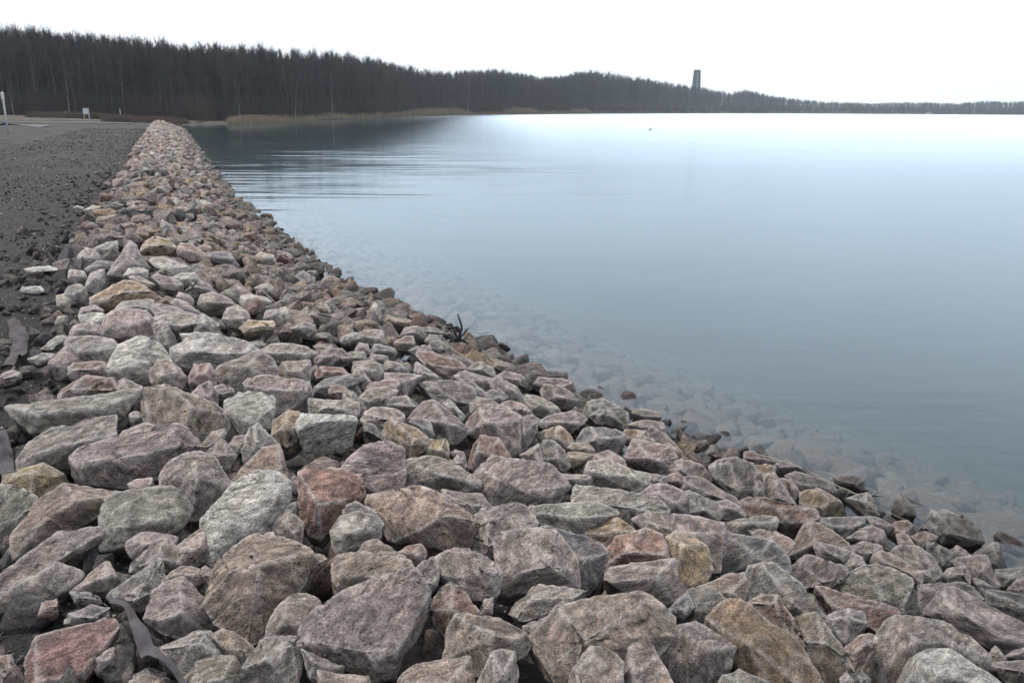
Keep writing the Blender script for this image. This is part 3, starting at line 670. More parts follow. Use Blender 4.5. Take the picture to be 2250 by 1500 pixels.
# ---------------- stones of the bank ----------------
PAL = {'g': (.205, .187, .174), 'p': (.275, .215, .195), 'r': (.19, .108, .088), 'b': (.225, .175, .135), 'o': (.29, .205, .12), 'n': (.222, .210, .183),
       'd': (.115, .113, .118), 'm': (.168, .140, .136), 'w': (.36, .335, .30)}
PAL = {k: tuple(.68 * a + .32 * b for a, b in zip(v, (.215, .173, .153))) for k, v in PAL.items() if k not in 'dw'} | {'d': PAL['d'], 'w': (.345, .32, .29)}
TILE = {'A': (0, 1000), 'B': (750, 1000), 'C': (1500, 1000), 'D': (0, 500), 'E': (750, 600)}
RGRP = 'loose stones of the lakeside bank'
def roughen(bm, size, L, seed, amp=1.0):
    bmesh.ops.triangulate(bm, faces=bm.faces[:])
    for _ in range(6):
        es = [e for e in bm.edges if e.calc_length() > L * 1.45]
        if not es: break
        bmesh.ops.subdivide_edges(bm, edges=es, cuts=1, use_grid_fill=False)
        bmesh.ops.triangulate(bm, faces=[f for f in bm.faces if len(f.verts) > 3])
    bm.normal_update(); off = Vector((seed * 1.37, seed * 0.71, seed * 2.3)); mv = []
    for v in bm.verts:
        p = v.co; q = p + off
        a = noise.fractal(q * 7.0, 0.9, 2.1, 3) * 0.020 * size
        st = noise.noise(Vector((q.x * 5, q.y * 5, q.z * 26))) * 0.012 * size          # bedding layers
        sq = noise.noise(q * 6.5) * 4 + noise.noise(q * 15.0) * .8; fl = math.floor(sq); fr_ = sq - fl; fr_ = min(1, max(0, (fr_ - .38) / .24)); a += (fl + fr_) * 0.010 * size
        rg = (0.5 - abs(noise.noise(q * 17.0))) * 0.022 * size                         # chipped scars
        f = noise.fractal(q * 48.0, 0.8, 2.2, 3) * 0.0045
        mv.append(v.normal * (a + st + rg + f) * amp)
    for v, d in zip(bm.verts, mv): v.co += d
def hull_mesh(name, pts, size, L, seed, tint, origin, amp=1.0, chips=3):
    bm = bmesh.new()
    for p in pts: bm.verts.new(p)
    bmesh.ops.convex_hull(bm, input=bm.verts[:])
    bmesh.ops.delete(bm, geom=[v for v in bm.verts if not v.link_faces], context='VERTS')
    bmesh.ops.dissolve_limit(bm, angle_limit=R(13), verts=bm.verts[:], edges=bm.edges[:])
    r = random.Random(seed); cen = sum((v.co for v in bm.verts), Vector()) / len(bm.verts)
    for _ in range(chips):                                   # knock corners off
        vs = bm.verts[:]
        if len(vs) < 5: break
        v = r.choice(vs); n = (v.co - cen).normalized() + Vector((r.gauss(0, .35), r.gauss(0, .35), r.gauss(0, .35))); n.normalize()
        co = v.co - n * size * r.uniform(0.015, 0.05)
        g = bmesh.ops.bisect_plane(bm, geom=bm.verts[:] + bm.edges[:] + bm.faces[:], plane_co=co, plane_no=n, clear_outer=True)
        ed = [e for e in g['geom_cut'] if isinstance(e, bmesh.types.BMEdge)]
        if ed: bmesh.ops.contextual_create(bm, geom=ed)
    bm.normal_update(); SG = [(e.verts[0].co.copy(), e.verts[1].co.copy(), min(1, e.calc_face_angle(0) / .7)) for e in bm.edges if len(e.link_faces) == 2 and e.calc_face_angle(0) > .42]
    bmesh.ops.bevel(bm, geom=bm.edges[:], offset=min(0.008, size * 0.025), segments=1, affect='EDGES', clamp_overlap=True)
    roughen(bm, size, L, seed, amp)
    for v in bm.verts: v.co -= origin
    me = bpy.data.meshes.new(name); bm.to_mesh(me); bm.free()
    n = len(me.vertices); me.polygons.foreach_set('use_smooth', np.ones(len(me.polygons), dtype=bool))
    a = me.color_attributes.new('tint', 'FLOAT_COLOR', 'POINT'); a.data.foreach_set('color', np.tile(np.array(tint, dtype=np.float32), n))
    V = np.empty(n * 3, dtype=np.float32); me.vertices.foreach_get('co', V); V = V.reshape(-1, 3) + np.array(origin); wr = np.zeros(n)
    for a_, b_, k_ in SG:
        A_, AB = np.array(a_), np.array(b_ - a_); tt = np.clip(((V - A_) @ AB) / max(AB @ AB, 1e-9), 0, 1)
        dd = np.linalg.norm(V - A_ - tt[:, None] * AB, axis=1); wr = np.maximum(wr, k_ * np.clip(1.2 - dd / max(.0035, min(.008, size * .03), L * .75), 0, 1))
    at_ = me.attributes.new('wear', 'FLOAT', 'POINT'); at_.data.foreach_set('value', wr.astype(np.float32))
    me.materials.append(M_ROCK)
    return me
def seg_d(p, a, b):
    ab = b - a; t = max(0, min(1, (p - a).dot(ab) / max(ab.dot(ab), 1e-9))); return (p - a - ab * t).length
def parse():
    out = []
    for ln in ROCKS.strip().splitlines():
        hd, pl, rd, nm = (ln.split(';') + ['', '', ''])[:4]; hd = hd.split(); ox, oy = TILE[hd[0]]
        f = lambda s: [Vector((ox + float(a.split(',')[0]) * 10 / 3, oy + float(a.split(',')[1]) * 10 / 3)) for a in s.split()]
        P, Q = f(pl), f(rd)
        ar = abs(sum(P[i].x * P[i - 1].y - P[i - 1].x * P[i].y for i in range(len(P)))) / 2
        out.append(dict(tile=hd[0], col=hd[1], shp=hd[2], bias=(hd[3] if len(hd) > 3 else ''), P=P, Q=Q, name=nm.strip(), area=ar))
    out.sort(key=lambda d: -d['area']); return out[:297]
RK = parse()
for i, d in enumerate(RK):
    P = d['P']; x0, x1 = min(p.x for p in P), max(p.x for p in P); y0, y1 = min(p.y for p in P), max(p.y for p in P)
    d['c'] = Vector(((x0 + x1) / 2, (y0 + y1) / 2)); d['w'], d['h'] = x1 - x0, y1 - y0
# --- what each stone is called: its looks, and where it lies next to a stone (or thing) one can point to
COLW = {'g': 'grey', 'p': 'pinkish', 'r': 'reddish', 'b': 'brown', 'o': 'ochre', 'n': 'grey-green', 'd': 'dark grey', 'm': 'purplish-grey', 'w': 'pale'}
ANCH = [(d['c'], 'the ' + a) for d in RK for k, a in {
    'flat brick-red slab': 'brick-red slab', 'long purplish-grey slab full': 'long pitted slab by the soil', 'broad tan boulder with orange': 'orange-stained tan boulder', 'ochre brown block': 'ochre block by the felt',
    'tall pale grey boulder': 'tall streaked grey boulder', 'long cream-topped': 'cream-topped long block', 'flat-faced grey-green wedge': 'wedge on the felt ribbon', 'very large tan boulder': 'very large tan boulder',
    'blue-grey boulder mottled': 'white-mottled blue boulder', 'broad purplish-grey slab': 'wavy-topped broad slab', 'smooth grey boulder': 'smooth grey boulder', 'rusty red wedge': 'rusty red wedge', 'large cream-tan': 'scalloped cream boulder',
    'pale pink cube': 'pink cube', 'long flat mossy': 'long mossy stone', 'small yellow-stained': 'yellow-stained wedge', 'dark wine-red': 'wine-red block', 'tall upright spike': 'upright spike', 'broad smooth mauve': 'smooth mauve slab',
    'pink block with wide': 'flat-topped pink block', 'dark-sided block': 'black-pitted dark block', 'tall jagged': 'jagged white shard', 'large boulder with yellow': 'yellow-crusted boulder', 'long reddish bar': 'long red bar', 'big grey-brown boulder': 'spined grey-brown boulder',
    'large pale flat-topped': 'pale flat-topped boulder', 'long pale grey beam': 'beam-like pale slab', 'orange-tan boulder': 'orange-tan boulder', 'small upright wedge': 'lone wedge in the water', 'dark green-grey': 'half-sunk dark boulder',
    'large pale flat slab': 'ochre-faced flat slab', 'big cream block': 'big cream block', 'brown pyramid': 'brown pyramid', 'pink-tan block': 'pink-tan block', 'long bluish-green': 'long yellow-stained green slab',
    'large tan boulder split': 'zigzag-ridged tan boulder', 'pale rounded boulder': 'orange-freckled boulder', 'small brick-red': 'brick-red upright block', 'very wide bluish': 'very wide bluish slab', 'wide dark purple': 'wide dark purple slab',
    'flat-topped greenish-white': 'greenish-white cube', 'long golden-brown': 'golden-brown boulder', 'white table-like': 'white table-like slab', 'round pinkish': 'round pinkish boulder', 'orange-red': 'orange-red slab',
    'smooth slate-grey': 'slate-grey flat stone', 'round cream': 'round cream cobble', 'pointed brown': 'pointed stone in the water', 'mustard-yellow': 'mustard-yellow boulder', 'cream-topped block with orange': 'orange-cornered cream block',
    'broad domed': 'domed mauve slab', 'flat-topped greenish stone': 'stone carrying the root', 'small rust-orange': 'rust-orange stone', 'small red-brown stone': 'lone red stone in the water'}.items() if d['name'].startswith(k)]
used = {}
DIRS = ['on the water side of', 'beyond and waterward of', 'just beyond', 'beyond and pathward of', 'on the path side of', 'before and pathward of', 'just in front of', 'before and waterward of']
ALT = ['second nearest', 'third nearest', 'fourth nearest', 'fifth nearest', 'sixth nearest', 'seventh nearest', 'eighth nearest']
def size_word(d):
    return 'big' if d['area'] > 16000 else ('' if d['area'] > 5200 else ('small' if d['area'] > 2000 else 'tiny'))
SHW = {'block': 'block', 'slab': 'flat slab', 'boulder': 'rounded boulder', 'wedge': 'wedge', 'shard': 'shard', 'cobble': 'angular stone'}
for d in RK:
    if d['name']: d['label'] = d['name']; continue
    a = sorted(ANCH, key=lambda q: (q[0] - d['c']).length)
    for c, nm in a[:3]:
        v = d['c'] - c; k = int(round(math.degrees(math.atan2(-v.y, v.x)) / 45)) % 8
        s = ' '.join((size_word(d) + ' ' + COLW[d['col']] + ' ' + SHW[d['shp']] + ' ' + DIRS[k] + ' ' + nm).split())
        if s not in used: break
    n = 0; base = s
    while s in used: s = base.replace(' ' + DIRS[k], ', %s one %s' % (ALT[n], DIRS[k])); n += 1
    used[s] = 1; d['label'] = s
def make_rock(i, d):
    c = d['c']; P = [c + (p - c) * 1.13 for p in d['P']]; Q = list(d['Q']); w_, h_ = d['w'], d['h']; r = random.Random(100 + i)
    if not Q:
        y = c.y + h_ * r.uniform(-0.08, 0.12)
        Q = [Vector((c.x - w_ * r.uniform(.18, .28), y + h_ * r.uniform(-.08, .08))), Vector((c.x + w_ * r.uniform(.14, .28), y + h_ * r.uniform(-.06, .1)))]
        if r.random() < .5: Q.append(Vector((c.x + w_ * r.uniform(-.1, .1), y - h_ * r.uniform(.05, .2))))
    lowest = Vector((c.x, c.y + h_ * 0.18))
    A = on_bank(lowest.x, min(lowest.y, 1499 + 200), 0.02)
    dist = (A - Vector((0, 0, CAMH))).length
    rd = ray(c.x, c.y).normalized(); up = Vector((0, 0, 1))
    steep = {'slab': 0.75, 'block': 0.45, 'boulder': 0.45, 'wedge': 0.4, 'shard': 0.3, 'cobble': 0.45}[d['shp']]
    n = (-rd + up * steep + Vector((r.uniform(-.15, .15), 0, 0))).normalized()
    Ac = A + rd * {'+': -0.05, '-': 0.06}.get(d['bias'], 0.0)
    ref = ray(lowest.x, lowest.y).normalized(); Ac = Vector((0, 0, CAMH)) + ref * ((Ac - Vector((0, 0, CAMH))).length)
    def proj(p):
        q = ray(p.x, p.y).normalized(); o = Vector((0, 0, CAMH))
        den = q.dot(n); den = min(den, -0.25)
        t = (Ac - o).dot(n) / den; t = max(dist * 0.82, min(dist * 1.25, t))
        return o + q * t
    pp = [proj(p) for p in P]; ppx = dist / FPX / 1.02
    cen = sum(pp, Vector()) / len(pp); size = max((a - b).length for a in pp for b in pp)
    sdim = math.sqrt(d['area']) * ppx
    pts = list(pp)
    for q in Q:
        m = min(seg_d(q, P[k - 1], P[k]) for k in range(len(P))) * ppx
        X = proj(q); pts.append(X + (Vector((0, 0, CAMH)) - X).normalized() * min(m * 1.0 + 0.004, sdim * 0.42))
    back = (rd * 0.75 - up * 0.8).normalized()
    th = sdim * (0.45 if d['shp'] == 'slab' else 0.62)
    for p in pp: pts.append(cen + (p - cen) * 0.84 + back * th * r.uniform(.75, 1.05))
    base = PAL[d['col']]; j = r.uniform(.86, 1.14)
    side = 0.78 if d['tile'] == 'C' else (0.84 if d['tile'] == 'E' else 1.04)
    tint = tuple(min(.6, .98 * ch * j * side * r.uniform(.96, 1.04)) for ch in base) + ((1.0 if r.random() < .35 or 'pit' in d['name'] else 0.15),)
    L_ = max(0.006, min(0.05, dist * 0.0042))
    o_ = cen + back * th * 0.5
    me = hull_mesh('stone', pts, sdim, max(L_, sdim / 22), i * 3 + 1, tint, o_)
    o = link(bpy.data.objects.new('stone', me)); o.location = o_
    tag(o, d['label'], 'stone', RGRP)
    return o
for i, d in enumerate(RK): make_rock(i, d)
# --- the uncountable rest: filler between them, the far bank and the bed under water, one mass each
def proto_rocks(n, L_, seed):
    res = []
    for k in range(n):
        r = random.Random(seed + k); bm = bmesh.new(); s = (1, r.uniform(.55, .85), r.uniform(.35, .62))
        for _ in range(12):
            v = Vector((r.gauss(0, 1), r.gauss(0, 1), r.gauss(0, 1))).normalized()
            v = Vector([math.copysign(abs(c) ** .6, c) for c in v]); bm.verts.new((v.x * s[0] * .5, v.y * s[1] * .5, v.z * s[2] * .5))
        bmesh.ops.convex_hull(bm, input=bm.verts[:])
        bmesh.ops.delete(bm, geom=[v for v in bm.verts if not v.link_faces], context='VERTS')
        bmesh.ops.bevel(bm, geom=bm.edges[:], offset=.025, segments=1, affect='EDGES', clamp_overlap=True)
        bmesh.ops.triangulate(bm, faces=bm.faces[:])
        for _ in range(3):
            es = [e for e in bm.edges if e.calc_length() > L_]
            if not es: break
            bmesh.ops.subdivide_edges(bm, edges=es, cuts=1); bmesh.ops.triangulate(bm, faces=[f for f in bm.faces if len(f.verts) > 3])
        bm.normal_update()
        mv = [v.normal * (noise.fractal(v.co * 3 + Vector((k, 0, seed)), .9, 2.1, 3) * .05) for v in bm.verts]
        for v, dd in zip(bm.verts, mv): v.co += dd
        bm.verts.index_update()
        V = np.array([v.co[:] for v in bm.verts]); F = np.array([[v.index for v in f.verts] for f in bm.faces]); bm.free(); res.append((V, F))
    return res
def rotm(r):
    q = r.normal(size=(4,)); q /= np.linalg.norm(q); a, b, c, d = q
    return np.array([[1 - 2 * (c * c + d * d), 2 * (b * c - a * d), 2 * (b * d + a * c)], [2 * (b * c + a * d), 1 - 2 * (b * b + d * d), 2 * (c * d - a * b)], [2 * (b * d - a * c), 2 * (c * d + a * b), 1 - 2 * (b * b + c * c)]])
def tiltm(r, mx):
    az, ax, ay = r.uniform(0, 6.283), r.normal() * mx, r.normal() * mx
    return np.array(Matrix.Rotation(ax, 3, 'X') @ Matrix.Rotation(ay, 3, 'Y') @ Matrix.Rotation(az, 3, 'Z'))
def mass(name, label, protos, spots, mat, cat=None, dark=1.0, cols='ggppmmmbrbnwdo', tilt=.35, kind='stuff'):
    VV, FF, TT, o_ = [], [], [], 0
    for (x, y, z, s) in spots:
        V, F = protos[nr.randint(len(protos))]
        Mx = tiltm(nr, tilt) if tilt < 2 else rotm(nr)
        W = (V * s * nr.uniform(.8, 1.2, 3)) @ Mx.T + (x, y, z)
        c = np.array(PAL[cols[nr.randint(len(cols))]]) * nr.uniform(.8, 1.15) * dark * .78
        VV.append(W); FF.append(F + o_); TT.append(np.tile(np.append(c, .4 * (nr.rand() < .4)), (len(W), 1))); o_ += len(W)
    o = mesh_np(name, np.vstack(VV), np.vstack(FF), mat, True, np.vstack(TT)); tag(o, label, cat, kind=kind); return o
PR_M = proto_rocks(14, .26, 11); PR_L = proto_rocks(14, .6, 40); PR_S = proto_rocks(8, 2.0, 70)
def poisson(cands, dist):
    cell = {}; keep = []
    for c in cands:
        k = (int(math.floor(c[0] / dist)), int(math.floor(c[1] / dist))); ok = True
        for dx in (-1, 0, 1):
            for dy in (-1, 0, 1):
                for q in cell.get((k[0] + dx, k[1] + dy), ()):
                    if (q[0] - c[0]) ** 2 + (q[1] - c[1]) ** 2 < dist * dist: ok = False; break
        if ok: cell.setdefault(k, []).append(c); keep.append(c)
    return keep
spots = []
# filler under the named stones
c_ = []
for _ in range(9000):
    y = nr.uniform(.2, 13); x = nr.uniform(XL(y) - .05, XW(y) + .1); c_.append((x, y))
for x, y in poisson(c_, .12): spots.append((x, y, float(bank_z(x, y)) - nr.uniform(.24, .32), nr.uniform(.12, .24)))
mass('rubble', 'smaller broken stones filling the gaps of the bank', PR_M, spots, M_ROCK, 'rubble', dark=.4, tilt=.7)  # filler coloured darker than the other stones to paint shade into the gaps
def px_of(x, y, z):
    d = Vector((x, y, z - CAMH)); yy = d.y * CP - d.z * SP; zz = d.y * SP + d.z * CP; a, b = d.x / yy, zz / yy
    return 1125 + FPX * (a * CR + b * SR), 750 - FPX * (b * CR - a * SR)
def covered(u, v):
    for d in RK:
        if abs(u - d['c'].x) > d['w'] * .6 or abs(v - d['c'].y) > d['h'] * .6: continue
        P = d['P']; ins = False
        for i in range(len(P)):
            a, b = P[i], P[i - 1]
            if (a.y > v) != (b.y > v) and u < (b.x - a.x) * (v - a.y) / (b.y - a.y) + a.x: ins = not ins
        if ins: return True
    return False
# stones too small to name, in the places no named stone covers
spots = []; c_ = []
for _ in range(30000):
    y = nr.uniform(1.0, 14); x = nr.uniform(XL(y) - .02, XW(y) + .12); c_.append((x, y))
for x, y in poisson([q for q in c_ if q[1] < 6.5], .10) + poisson([q for q in c_ if q[1] >= 6.5], .15):
    z = float(bank_z(x, y)); u, v = px_of(x, y, z + .02)
    if x < float(XL(y)) + .25 and y < 3.6: continue
    if v < 492 or covered(u, v) or covered(u + 9, v) or covered(u - 9, v): continue
    spots.append((x, y, z - (nr.uniform(.05, .13) if y < 6.5 else nr.uniform(.0, .08)), nr.uniform(.12, .24) * (1.7 if y > 6.5 else 1)))
mass('small_stones', 'small broken stones lying between the larger ones', PR_M, spots, M_ROCK, 'stones', tilt=.5, cols='ggppmmmbbrpnwo')
spots = []; c_ = []
for _ in range(26000):
    y = 7.5 + 86 * nr.rand() ** 1.25; x = nr.uniform(XL(y) - .1, XW(y) + .25); c_.append((x, y))
for x, y in poisson(c_, .185):
    if y < 13.5 and on_screen_row(x, y) > 497: continue
    s = nr.uniform(.24, .46); t = (x - XL(y)) / (XW(y) - XL(y))
    spots.append((x, y, float(bank_z(x, y)) + nr.uniform(-.11, .05), s))
near_ = [q for q in spots if q[1] < 24]; far_ = [q for q in spots if q[1] >= 24]
mass('distant_stones', 'pinkish-grey stones of the bank running away beside the dark path', PR_M, near_, M_ROCK, 'stones', tilt=.42, cols='ggppmmbbrpnwdop')
mass('distant_stones', 'far end of the stone bank where single stones blur together', PR_L, far_, M_ROCK, 'stones', tilt=.42, dark=1.12, cols='gppmbrpnwp')
spots = []; c_ = []
for _ in range(26000):
    y = -1 + 40 * nr.rand() ** 1.6; x = float(XW(y)) + 4.6 * nr.rand() ** 1.2; c_.append((x, y))
for x, y in poisson(c_, .21): spots.append((x, y, float(bank_z(x, y)) - .09 + nr.uniform(-.05, .05) * (1 if x - XW(y) > .3 else .5), nr.uniform(.28, .5)))
mass('sunken_stones', 'pale silted stones seen through the clear shallow water', PR_M, spots, M_ROCK, 'sunken stones', tilt=.25, cols='gpnwbg')
# gravel and pebbles on the path
spots = []
for _ in range(19000):
    y = .6 + 64 * nr.rand() ** 2.4; x = float(XL(y)) + .45 - 5.5 * nr.rand() ** 1.4
    spots.append((x, y, float(land_z(x, y)) + .005, (.012 + .05 * nr.rand() ** 3) * (1 + y / 45)))
mass('gravel', 'dark gravel and coal-black grit of the path', PR_S, spots, M_ROCK, 'gravel', dark=.34, cols='dddggm', tilt=3)
spots = []
for _ in range(1400):
    y = .6 + 26 * nr.rand() ** 1.7; x = float(XL(y)) + .4 - 5 * nr.rand() ** 1.4
    spots.append((x, y, float(land_z(x, y)) + .006, (.008 + .022 * nr.rand() ** 3) * (1 + y / 20)))
mass('pebbles', 'scattered white and ochre pebbles on the dark soil', PR_S, spots, M_ROCK, 'pebbles', dark=1.5, cols='wwwog', tilt=3)
spots = []
for _ in range(420):
    y = .8 + 20 * nr.rand() ** 1.4; x = float(XL(y)) + .1 - abs(nr.normal()) * .45
    spots.append((x, y, float(land_z(x, y)) + .02, nr.uniform(.06, .2)))
mass('lump_rubble', 'blackish lumps of slag and earth along the path edge', PR_M, spots, M_ROCK, 'rubble', dark=.5, cols='dddmg', tilt=.8)
# ---------------- woods ----------------
M_BARK = simple('dark_bark', (0.062, 0.062, 0.056), 0.9, 0.4, 1.5)
M_TWIG = simple('bare_twigs', (0.026, 0.026, 0.028), 0.9, 0.3, 0.6, bump=0)
M_TWIG2 = simple('reddish_alder_twigs', (0.036, 0.026, 0.022), 0.9, 0.3, 0.6, bump=0)
M_BIRCH = simple('birch_bark', (0.19, 0.19, 0.185), 0.8, 0.45, 2.5)
M_REED = simple('dry_reed', (0.20, 0.16, 0.105), 0.9, 0.35, 1.2, bump=0)
M_LITTER = simple('dead_bracken', (0.06, 0.040, 0.028), 0.9, 0.6, 0.5, bump=0)
class Sticks:
    def __init__(s): s.V = []; s.F = []
    def add(s, pts, radii, n=3):
        b = len(s.V)
        for k, (p, r_) in enumerate(zip(pts, radii)):
            p = Vector(p)
            d = Vector(pts[min(k + 1, len(pts) - 1)]) - Vector(pts[max(k - 1, 0)]); d.normalize()
            a = d.orthogonal().normalized(); c = d.cross(a)
            for j in range(n):
                t = 6.2832 * j / n; s.V.append(tuple(p + (a * math.cos(t) + c * math.sin(t)) * r_))
        for k in range(len(pts) - 1):
            for j in range(n):
                q = (j + 1) % n; s.F.append((b + k * n + j, b + k * n + q, b + (k + 1) * n + q, b + (k + 1) * n + j))
    def mesh(s, name, mat):
        o = mesh_np(name, s.V, np.array(s.F), mat); return o
def grow(r, kind):
    """unit-height bare tree: trunk sticks and crown sticks"""
    T, Cr = Sticks(), Sticks(); lean = r.uniform(-.04, .04); bend = r.uniform(-.03, .03)
    ax = lambda t: Vector((lean * t + bend * math.sin(t * 4), bend * .6 * math.sin(t * 3 + 1), t))
    ks = [0, .15, .3, .5, .7, .85, .96]; T.add([ax(k) for k in ks], [.0125 * (1 - k) ** .8 + .0006 for k in ks], 5)
    lo = {'poplar': .22, 'alder': .2, 'birch': .35}[kind]
    for b in range({'poplar': 62, 'alder': 56, 'birch': 46}[kind]):
        t = lo + (1 - lo) * (b / 60) ** .85 * .97 + r.uniform(-.01, .01); t = min(t * .94, .90); az = r.uniform(0, 6.283)
        up = {'poplar': r.uniform(1.0, 3.0), 'alder': r.uniform(.5, 1.3), 'birch': r.uniform(.9, 1.8)}[kind]
        ln = {'poplar': .20, 'alder': .22, 'birch': .2}[kind] * (1.22 - t) ** .42 * r.uniform(.6, 1.15)
        d = Vector((math.cos(az), math.sin(az), up)).normalized(); p0 = ax(t); pts = [p0]; p = p0.copy()
        for k in range(3):
            d = (d + Vector((r.gauss(0, .13), r.gauss(0, .13), r.gauss(0.08, .1)))).normalized(); p = p + d * ln / 3; pts.append(p.copy())
        Cr.add(pts, [.0036, .0026, .0018, .0008])
        for q in range(7):
            k = r.choice((1, 2, 2, 3)); s0 = pts[k]
            dd = (d + Vector((r.gauss(0, .5), r.gauss(0, .5), r.gauss(.2, .35)))).normalized(); l2 = ln * r.uniform(.25, .55)
            m = s0 + dd * l2 * .5 + Vector((r.gauss(0, .004), r.gauss(0, .004), 0)); Cr.add([s0, m, s0 + dd * l2 + Vector((0, 0, .01))], [.0014, .0010, .0005])
    return T, Cr
def hide_at(o): return o
PROTO = []
kinds = ['poplar', 'poplar', 'poplar', 'alder', 'alder', 'poplar', 'birch']
for k, kd in enumerate(kinds):
    T, Cr = grow(random.Random(300 + k), kd)
    PROTO.append((kd, T, Cr, {'poplar': M_TWIG, 'alder': M_TWIG2, 'birch': M_TWIG}[kd], M_BIRCH if kd == 'birch' else M_BARK))
meshes = []
def mk(S, name, mat):
    me = bpy.data.meshes.new(name); me.from_pydata(S.V, [], S.F); me.materials.append(mat); return me
for kd, T, Cr, mt, mb in PROTO: meshes.append((kd, mk(T, 'trunk', mb), mk(Cr, 'crown', mt)))
SECT = [(-900, 120, 'bare tree of the dense dark wood behind the road post'), (120, 340, 'bare tall tree of the dark wood behind the white notice board'), (340, 520, 'bare tree at the wood edge beyond the end of the stone bank'),
        (520, 700, 'bare tree of the lakeside wood behind the first reed clump'), (700, 900, 'bare tree of the dark wood reflected in the still water'), (900, 3000, 'bare tree of the wood behind the long tan reed beds')]
def add_tree(x, y, h, which, label=None, leanx=0.0, group='bare trees of the lakeside wood', wide=1.0, cat='tree'):
    kd, mt_, mc = meshes[which]; z = float(land_z(x, y)) - .15
    o = empty('birch_tree' if kd == 'birch' else 'bare_tree', (x, y, z), rnd.uniform(0, 6.28))
    u = float(col_of(x, y))
    if not label: label = [s[2] for s in SECT if s[0] <= u < s[1]][0]
    tag(o, label, cat, group)
    if leanx: o.rotation_euler = (0, leanx, 0)
    for me, nm in ((mt_, 'trunk'), (mc, 'crown')):
        c = link(bpy.data.objects.new(nm, me), o); c.scale = (h * wide, h * wide, h)
    return o
def tree_h(x, y, jit):
    u = float(col_of(x, y)); zt = float(topz(u, y)); return max(5.5, (zt - float(land_z(x, y))) * jit)
# front ranks, each its own tree: nearest 285
cand = []
for _ in range(4000):
    u = nr.uniform(-60, 1300); e = nr.rand() * 14; D = float(frontD(u)) + 1.0 + e; p = pt(u, D); cand.append((p[0], p[1], u))
cand = poisson(cand, 2.0)
cand.sort(key=lambda c: math.hypot(c[0], c[1])); cand = cand[:284]
for x, y, u in cand:
    add_tree(x, y, tree_h(x, y, rnd.uniform(.6, .97)), rnd.randrange(6))
# distinct birches and leaning trees read off the photograph (column, row of foot)
for u, D, h, lean, lab in ((150, 127, 7.0, 0.03, 'slim white-barked birch just left of the white notice board'), (28, 123, 5.0, -.05, 'pale thin birch right of the road post'),
                           (646, 152, 8.0, .10, 'white birch leaning rightwards at the dark water edge'), (730, 181, 10.2, 0, 'tall upright birch with bright white upper trunk'),
                           (1028, 350, 15, .05, 'left birch of the pale pair behind the reeds'), (1058, 372, 17.5, .04, 'right and taller birch of the pale pair behind the reeds'), (525, 130, 5.5, 0, 'slender grey birch behind the first reed clump')):
    p = pt(u, D); add_tree(p[0], p[1], h, 6, lab, lean, 'white-stemmed birches at the wood edge', .6)
p = pt(818, 214); add_tree(p[0], p[1], 13, 3, 'dark tree leaning out over the still water', .38, 'bare trees of the lakeside wood')
# the rest of the wood, one mass
def wood(name, label, pts, protos, cat):
    me = bpy.data.meshes.new(name + '_points'); me.vertices.add(len(pts)); me.vertices.foreach_set('co', np.array([p[:3] for p in pts], dtype=np.float32).ravel())
    for an, k in (('size', 3), ('spin', 4), ('girth', 5)):
        a = me.attributes.new(an, 'FLOAT', 'POINT'); a.data.foreach_set('value', np.array([p[k] for p in pts], dtype=np.float32))
    o = link(bpy.data.objects.new(name, me)); tag(o, label, cat, kind='stuff')
    g = bpy.data.node_groups.new(name, 'GeometryNodeTree')
    g.interface.new_socket('Geometry', in_out='INPUT', socket_type='NodeSocketGeometry'); g.interface.new_socket('Geometry', in_out='OUTPUT', socket_type='NodeSocketGeometry')
    gi, go = g.nodes.new('NodeGroupInput'), g.nodes.new('NodeGroupOutput'); g2i = g.nodes.new('GeometryNodeGeometryToInstance')
    for pr in protos[::-1]:
        jn = g.nodes.new('GeometryNodeJoinGeometry')
        for ob in pr:
            oi = g.nodes.new('GeometryNodeObjectInfo'); oi.inputs[0].default_value = ob; oi.transform_space = 'ORIGINAL'; g.links.new(oi.outputs['Geometry'], jn.inputs[0])
        one = g.nodes.new('GeometryNodeGeometryToInstance'); g.links.new(jn.outputs[0], one.inputs[0])
        g.links.new(one.outputs[0], g2i.inputs[0])
    jall = g.nodes.new('GeometryNodeJoinGeometry')
    for l in list(g.links):
        if l.to_node == g2i: g.links.new(l.from_socket, jall.inputs[0]); g.links.remove(l)
    ip = g.nodes.new('GeometryNodeInstanceOnPoints'); ip.inputs['Pick Instance'].default_value = True
    g.links.new(gi.outputs[0], ip.inputs['Points']); g.links.new(jall.outputs[0], ip.inputs['Instance'])
    def att(n_):
        q = g.nodes.new('GeometryNodeInputNamedAttribute'); q.data_type = 'FLOAT'; q.inputs['Name'].default_value = n_; return q.outputs['Attribute']
    cx = g.nodes.new('ShaderNodeCombineXYZ'); g.links.new(att('girth'), cx.inputs[0]); g.links.new(att('girth'), cx.inputs[1]); g.links.new(att('size'), cx.inputs[2]); g.links.new(cx.outputs[0], ip.inputs['Scale'])
    cr = g.nodes.new('ShaderNodeCombineXYZ'); g.links.new(att('spin'), cr.inputs[2]); g.links.new(cr.outputs[0], ip.inputs['Rotation'])
    g.links.new(ip.outputs[0], go.inputs[0])
    md = o.modifiers.new('scatter', 'NODES'); md.node_group = g; return o
firsts = {}
for o in sc.objects:
    if o.parent and o.name.split('.')[0] in ('trunk', 'crown'): firsts.setdefault(o.data.name, o)
protos = [[firsts[m[1].name], firsts[m[2].name]] for m in meshes[:6]]
pts = []
